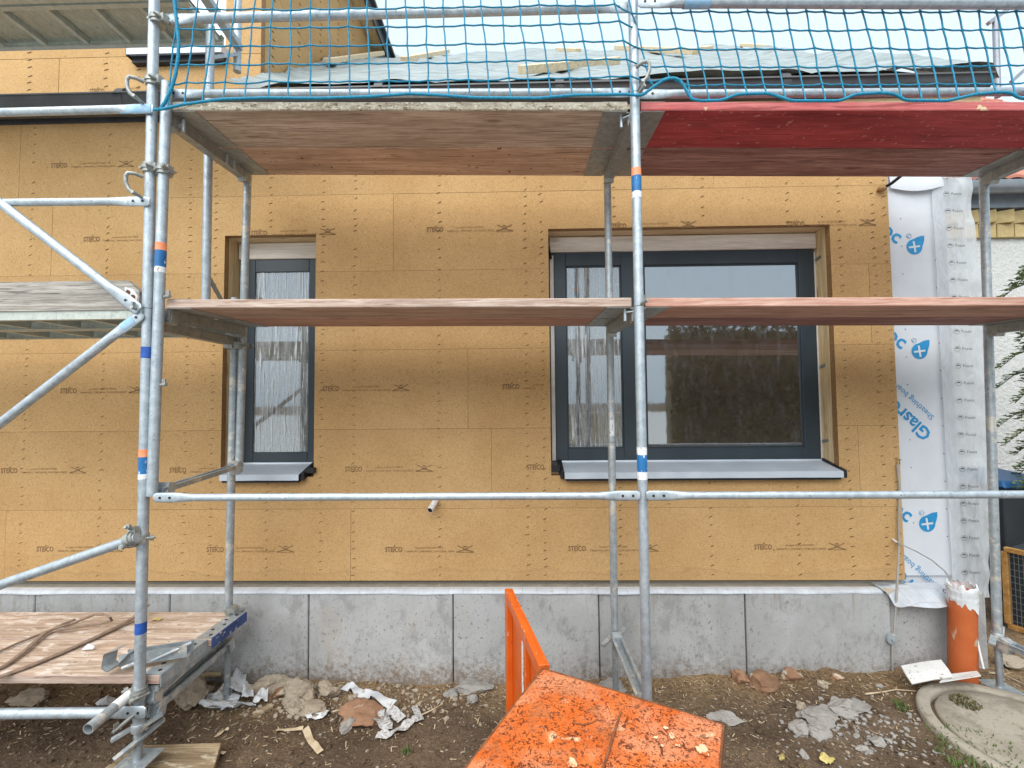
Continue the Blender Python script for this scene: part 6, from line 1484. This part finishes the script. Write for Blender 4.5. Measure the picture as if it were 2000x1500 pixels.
# wheelie bin
bx, bz = P(1957, 945, 4.0).x, P(1980, 934, 4.0).z
bn = thing('wheelie_bin', 'dark wheelie bin with a blue lid at the right edge', 'bin', (bx+0.3, 4.2, -0.1))
m = MB(); m.hexa([(bx+0.07, 4.06, -0.1), (bx+0.50, 4.06, -0.1), (bx+0.50, 4.5, -0.1), (bx+0.07, 4.5, -0.1), (bx+0.01, 4.0, bz-0.09), (bx+0.57, 4.0, bz-0.09), (bx+0.57, 4.62, bz-0.09), (bx+0.01, 4.62, bz-0.09)], 0.01); m.build('body', M['bin'], bn)
m = MB(); m.hexa([(bx-0.005, 3.97, bz-0.088), (bx+0.585, 3.97, bz-0.088), (bx+0.585, 4.66, bz-0.088), (bx-0.005, 4.66, bz-0.088), (bx+0.03, 4.02, bz-0.03), (bx+0.55, 4.02, bz-0.03), (bx+0.55, 4.62, bz+0.01), (bx+0.03, 4.62, bz+0.01)], 0.012); m.build('lid', M['bluelid'], bn)
# wire-fronted crate
c0, c1 = P(1962, 1072, 3.62), P(2075, 1120, 3.35)
cr = thing('wire_crate', 'varnished wooden crate with wire mesh front at the right edge', 'crate', (c0.x, c0.y, -0.1))
zb_ = P(1966, 1222, 3.62).z; c1.z = c0.z; dv = (c1-c0); dv.z = 0; dv.normalize(); bk = Vector((-dv.y, dv.x, 0))
if bk.y < 0: bk = -bk
for a, b in ((c0, c1), (Vector((c0.x, c0.y, zb_)), Vector((c1.x, c1.y, zb_))), (Vector((c0.x, c0.y, zb_+0.02)), c0-Vector((0, 0, 0.02))), (Vector((c1.x, c1.y, zb_+0.02)), c1-Vector((0, 0, 0.02)))):
    m = MB(); m.bar(a, b, 0.04, 0.035, up=(0, 0, 1) if abs((b-a).z) < 0.1 else dv, c=0.002); m.build('rail', M['crate'], cr)
m = MB(); L = (c1-c0).length
for k in range(1, 12): q = c0+dv*L*k/12; m.tube(Vector((q.x, q.y, zb_)), Vector((q.x, q.y, c0.z)), 0.0018, 5)
for k in range(1, 12): z = zb_+(c0.z-zb_)*k/12; m.tube(Vector((c0.x, c0.y, z)), Vector((c1.x, c1.y, z)), 0.0018, 5)
m.build('wire_mesh', M['wire'], cr)
m = MB(); q = [Vector((c0.x, c0.y, zb_))+bk*0.05, Vector((c1.x, c1.y, zb_))+bk*0.05, Vector((c1.x, c1.y, zb_))+bk*0.5, Vector((c0.x, c0.y, zb_))+bk*0.5]; m.hexa(q+[Vector((v.x, v.y, c0.z)) for v in q]); m.build('box', M['bin'], cr)
rock(1985, 1300, 60, 20, M['stone'], 'rubble', 'tan stone beside the right hand jack', 'rubble', RB)

# ================================================================ BEHIND THE CAMERA (seen in the panes)
hd = thing('hedge', 'tall dark hedge mirrored in the right pane of the wide window', 'hedge', (6.5, -4.5, 0))
m = MB(); HX0 = 3.55
for i in range(15000):
    x = HX0+U(0, 6.2); top_ = 3.75+0.35*noise.noise(Vector((x*0.9, 0, 0)))+0.25*max(0, min(1, (x-HX0)*0.5)); z = U(0, 1)*top_; y = -4.1-0.35*abs(noise.noise(Vector((x*1.5, z*1.5, 3))))-U(0, 0.25)
    if x < HX0+0.25+0.2*noise.noise(Vector((z*2, 1, 1))): continue
    c = Vector((x, y, z)); a = Vector((U(-1, 1), U(-1, 1), U(-1, 1))).normalized()*U(0.03, 0.09); b = a.orthogonal().normalized()*U(0.02, 0.05); m.add([c-a-b, c+a-b*0.3, c+a*1.2+b*0.4, c-a*0.4+b], [(0, 1, 2, 3)])
m.build('foliage', M['hedge'], hd)
MB().box((HX0+0.35, -5.0, 0), (9.6, -4.55, 3.5)).build('inner_mass', M['hedge'], hd)
gw = thing('garden_wall', 'low tan brick garden wall mirrored in the wide window beside the hedge', 'wall', (1.0, -5.5, 0))
x = -3.5; 
MB().box((-3.6, -5.75, 0), (3.5, -5.56, 1.42)).build('core', M['stone'], gw)
for j in range(15):
    x = -3.6+(0.12 if j % 2 else 0)
    mm_ = MB()
    while x < 3.4: mm_.box((x, -5.555, 0.02+j*0.094), (x+0.23, -5.53, 0.10+j*0.094)); x += 0.242
    mm_.build('brick_course', M['ybrick'], gw)
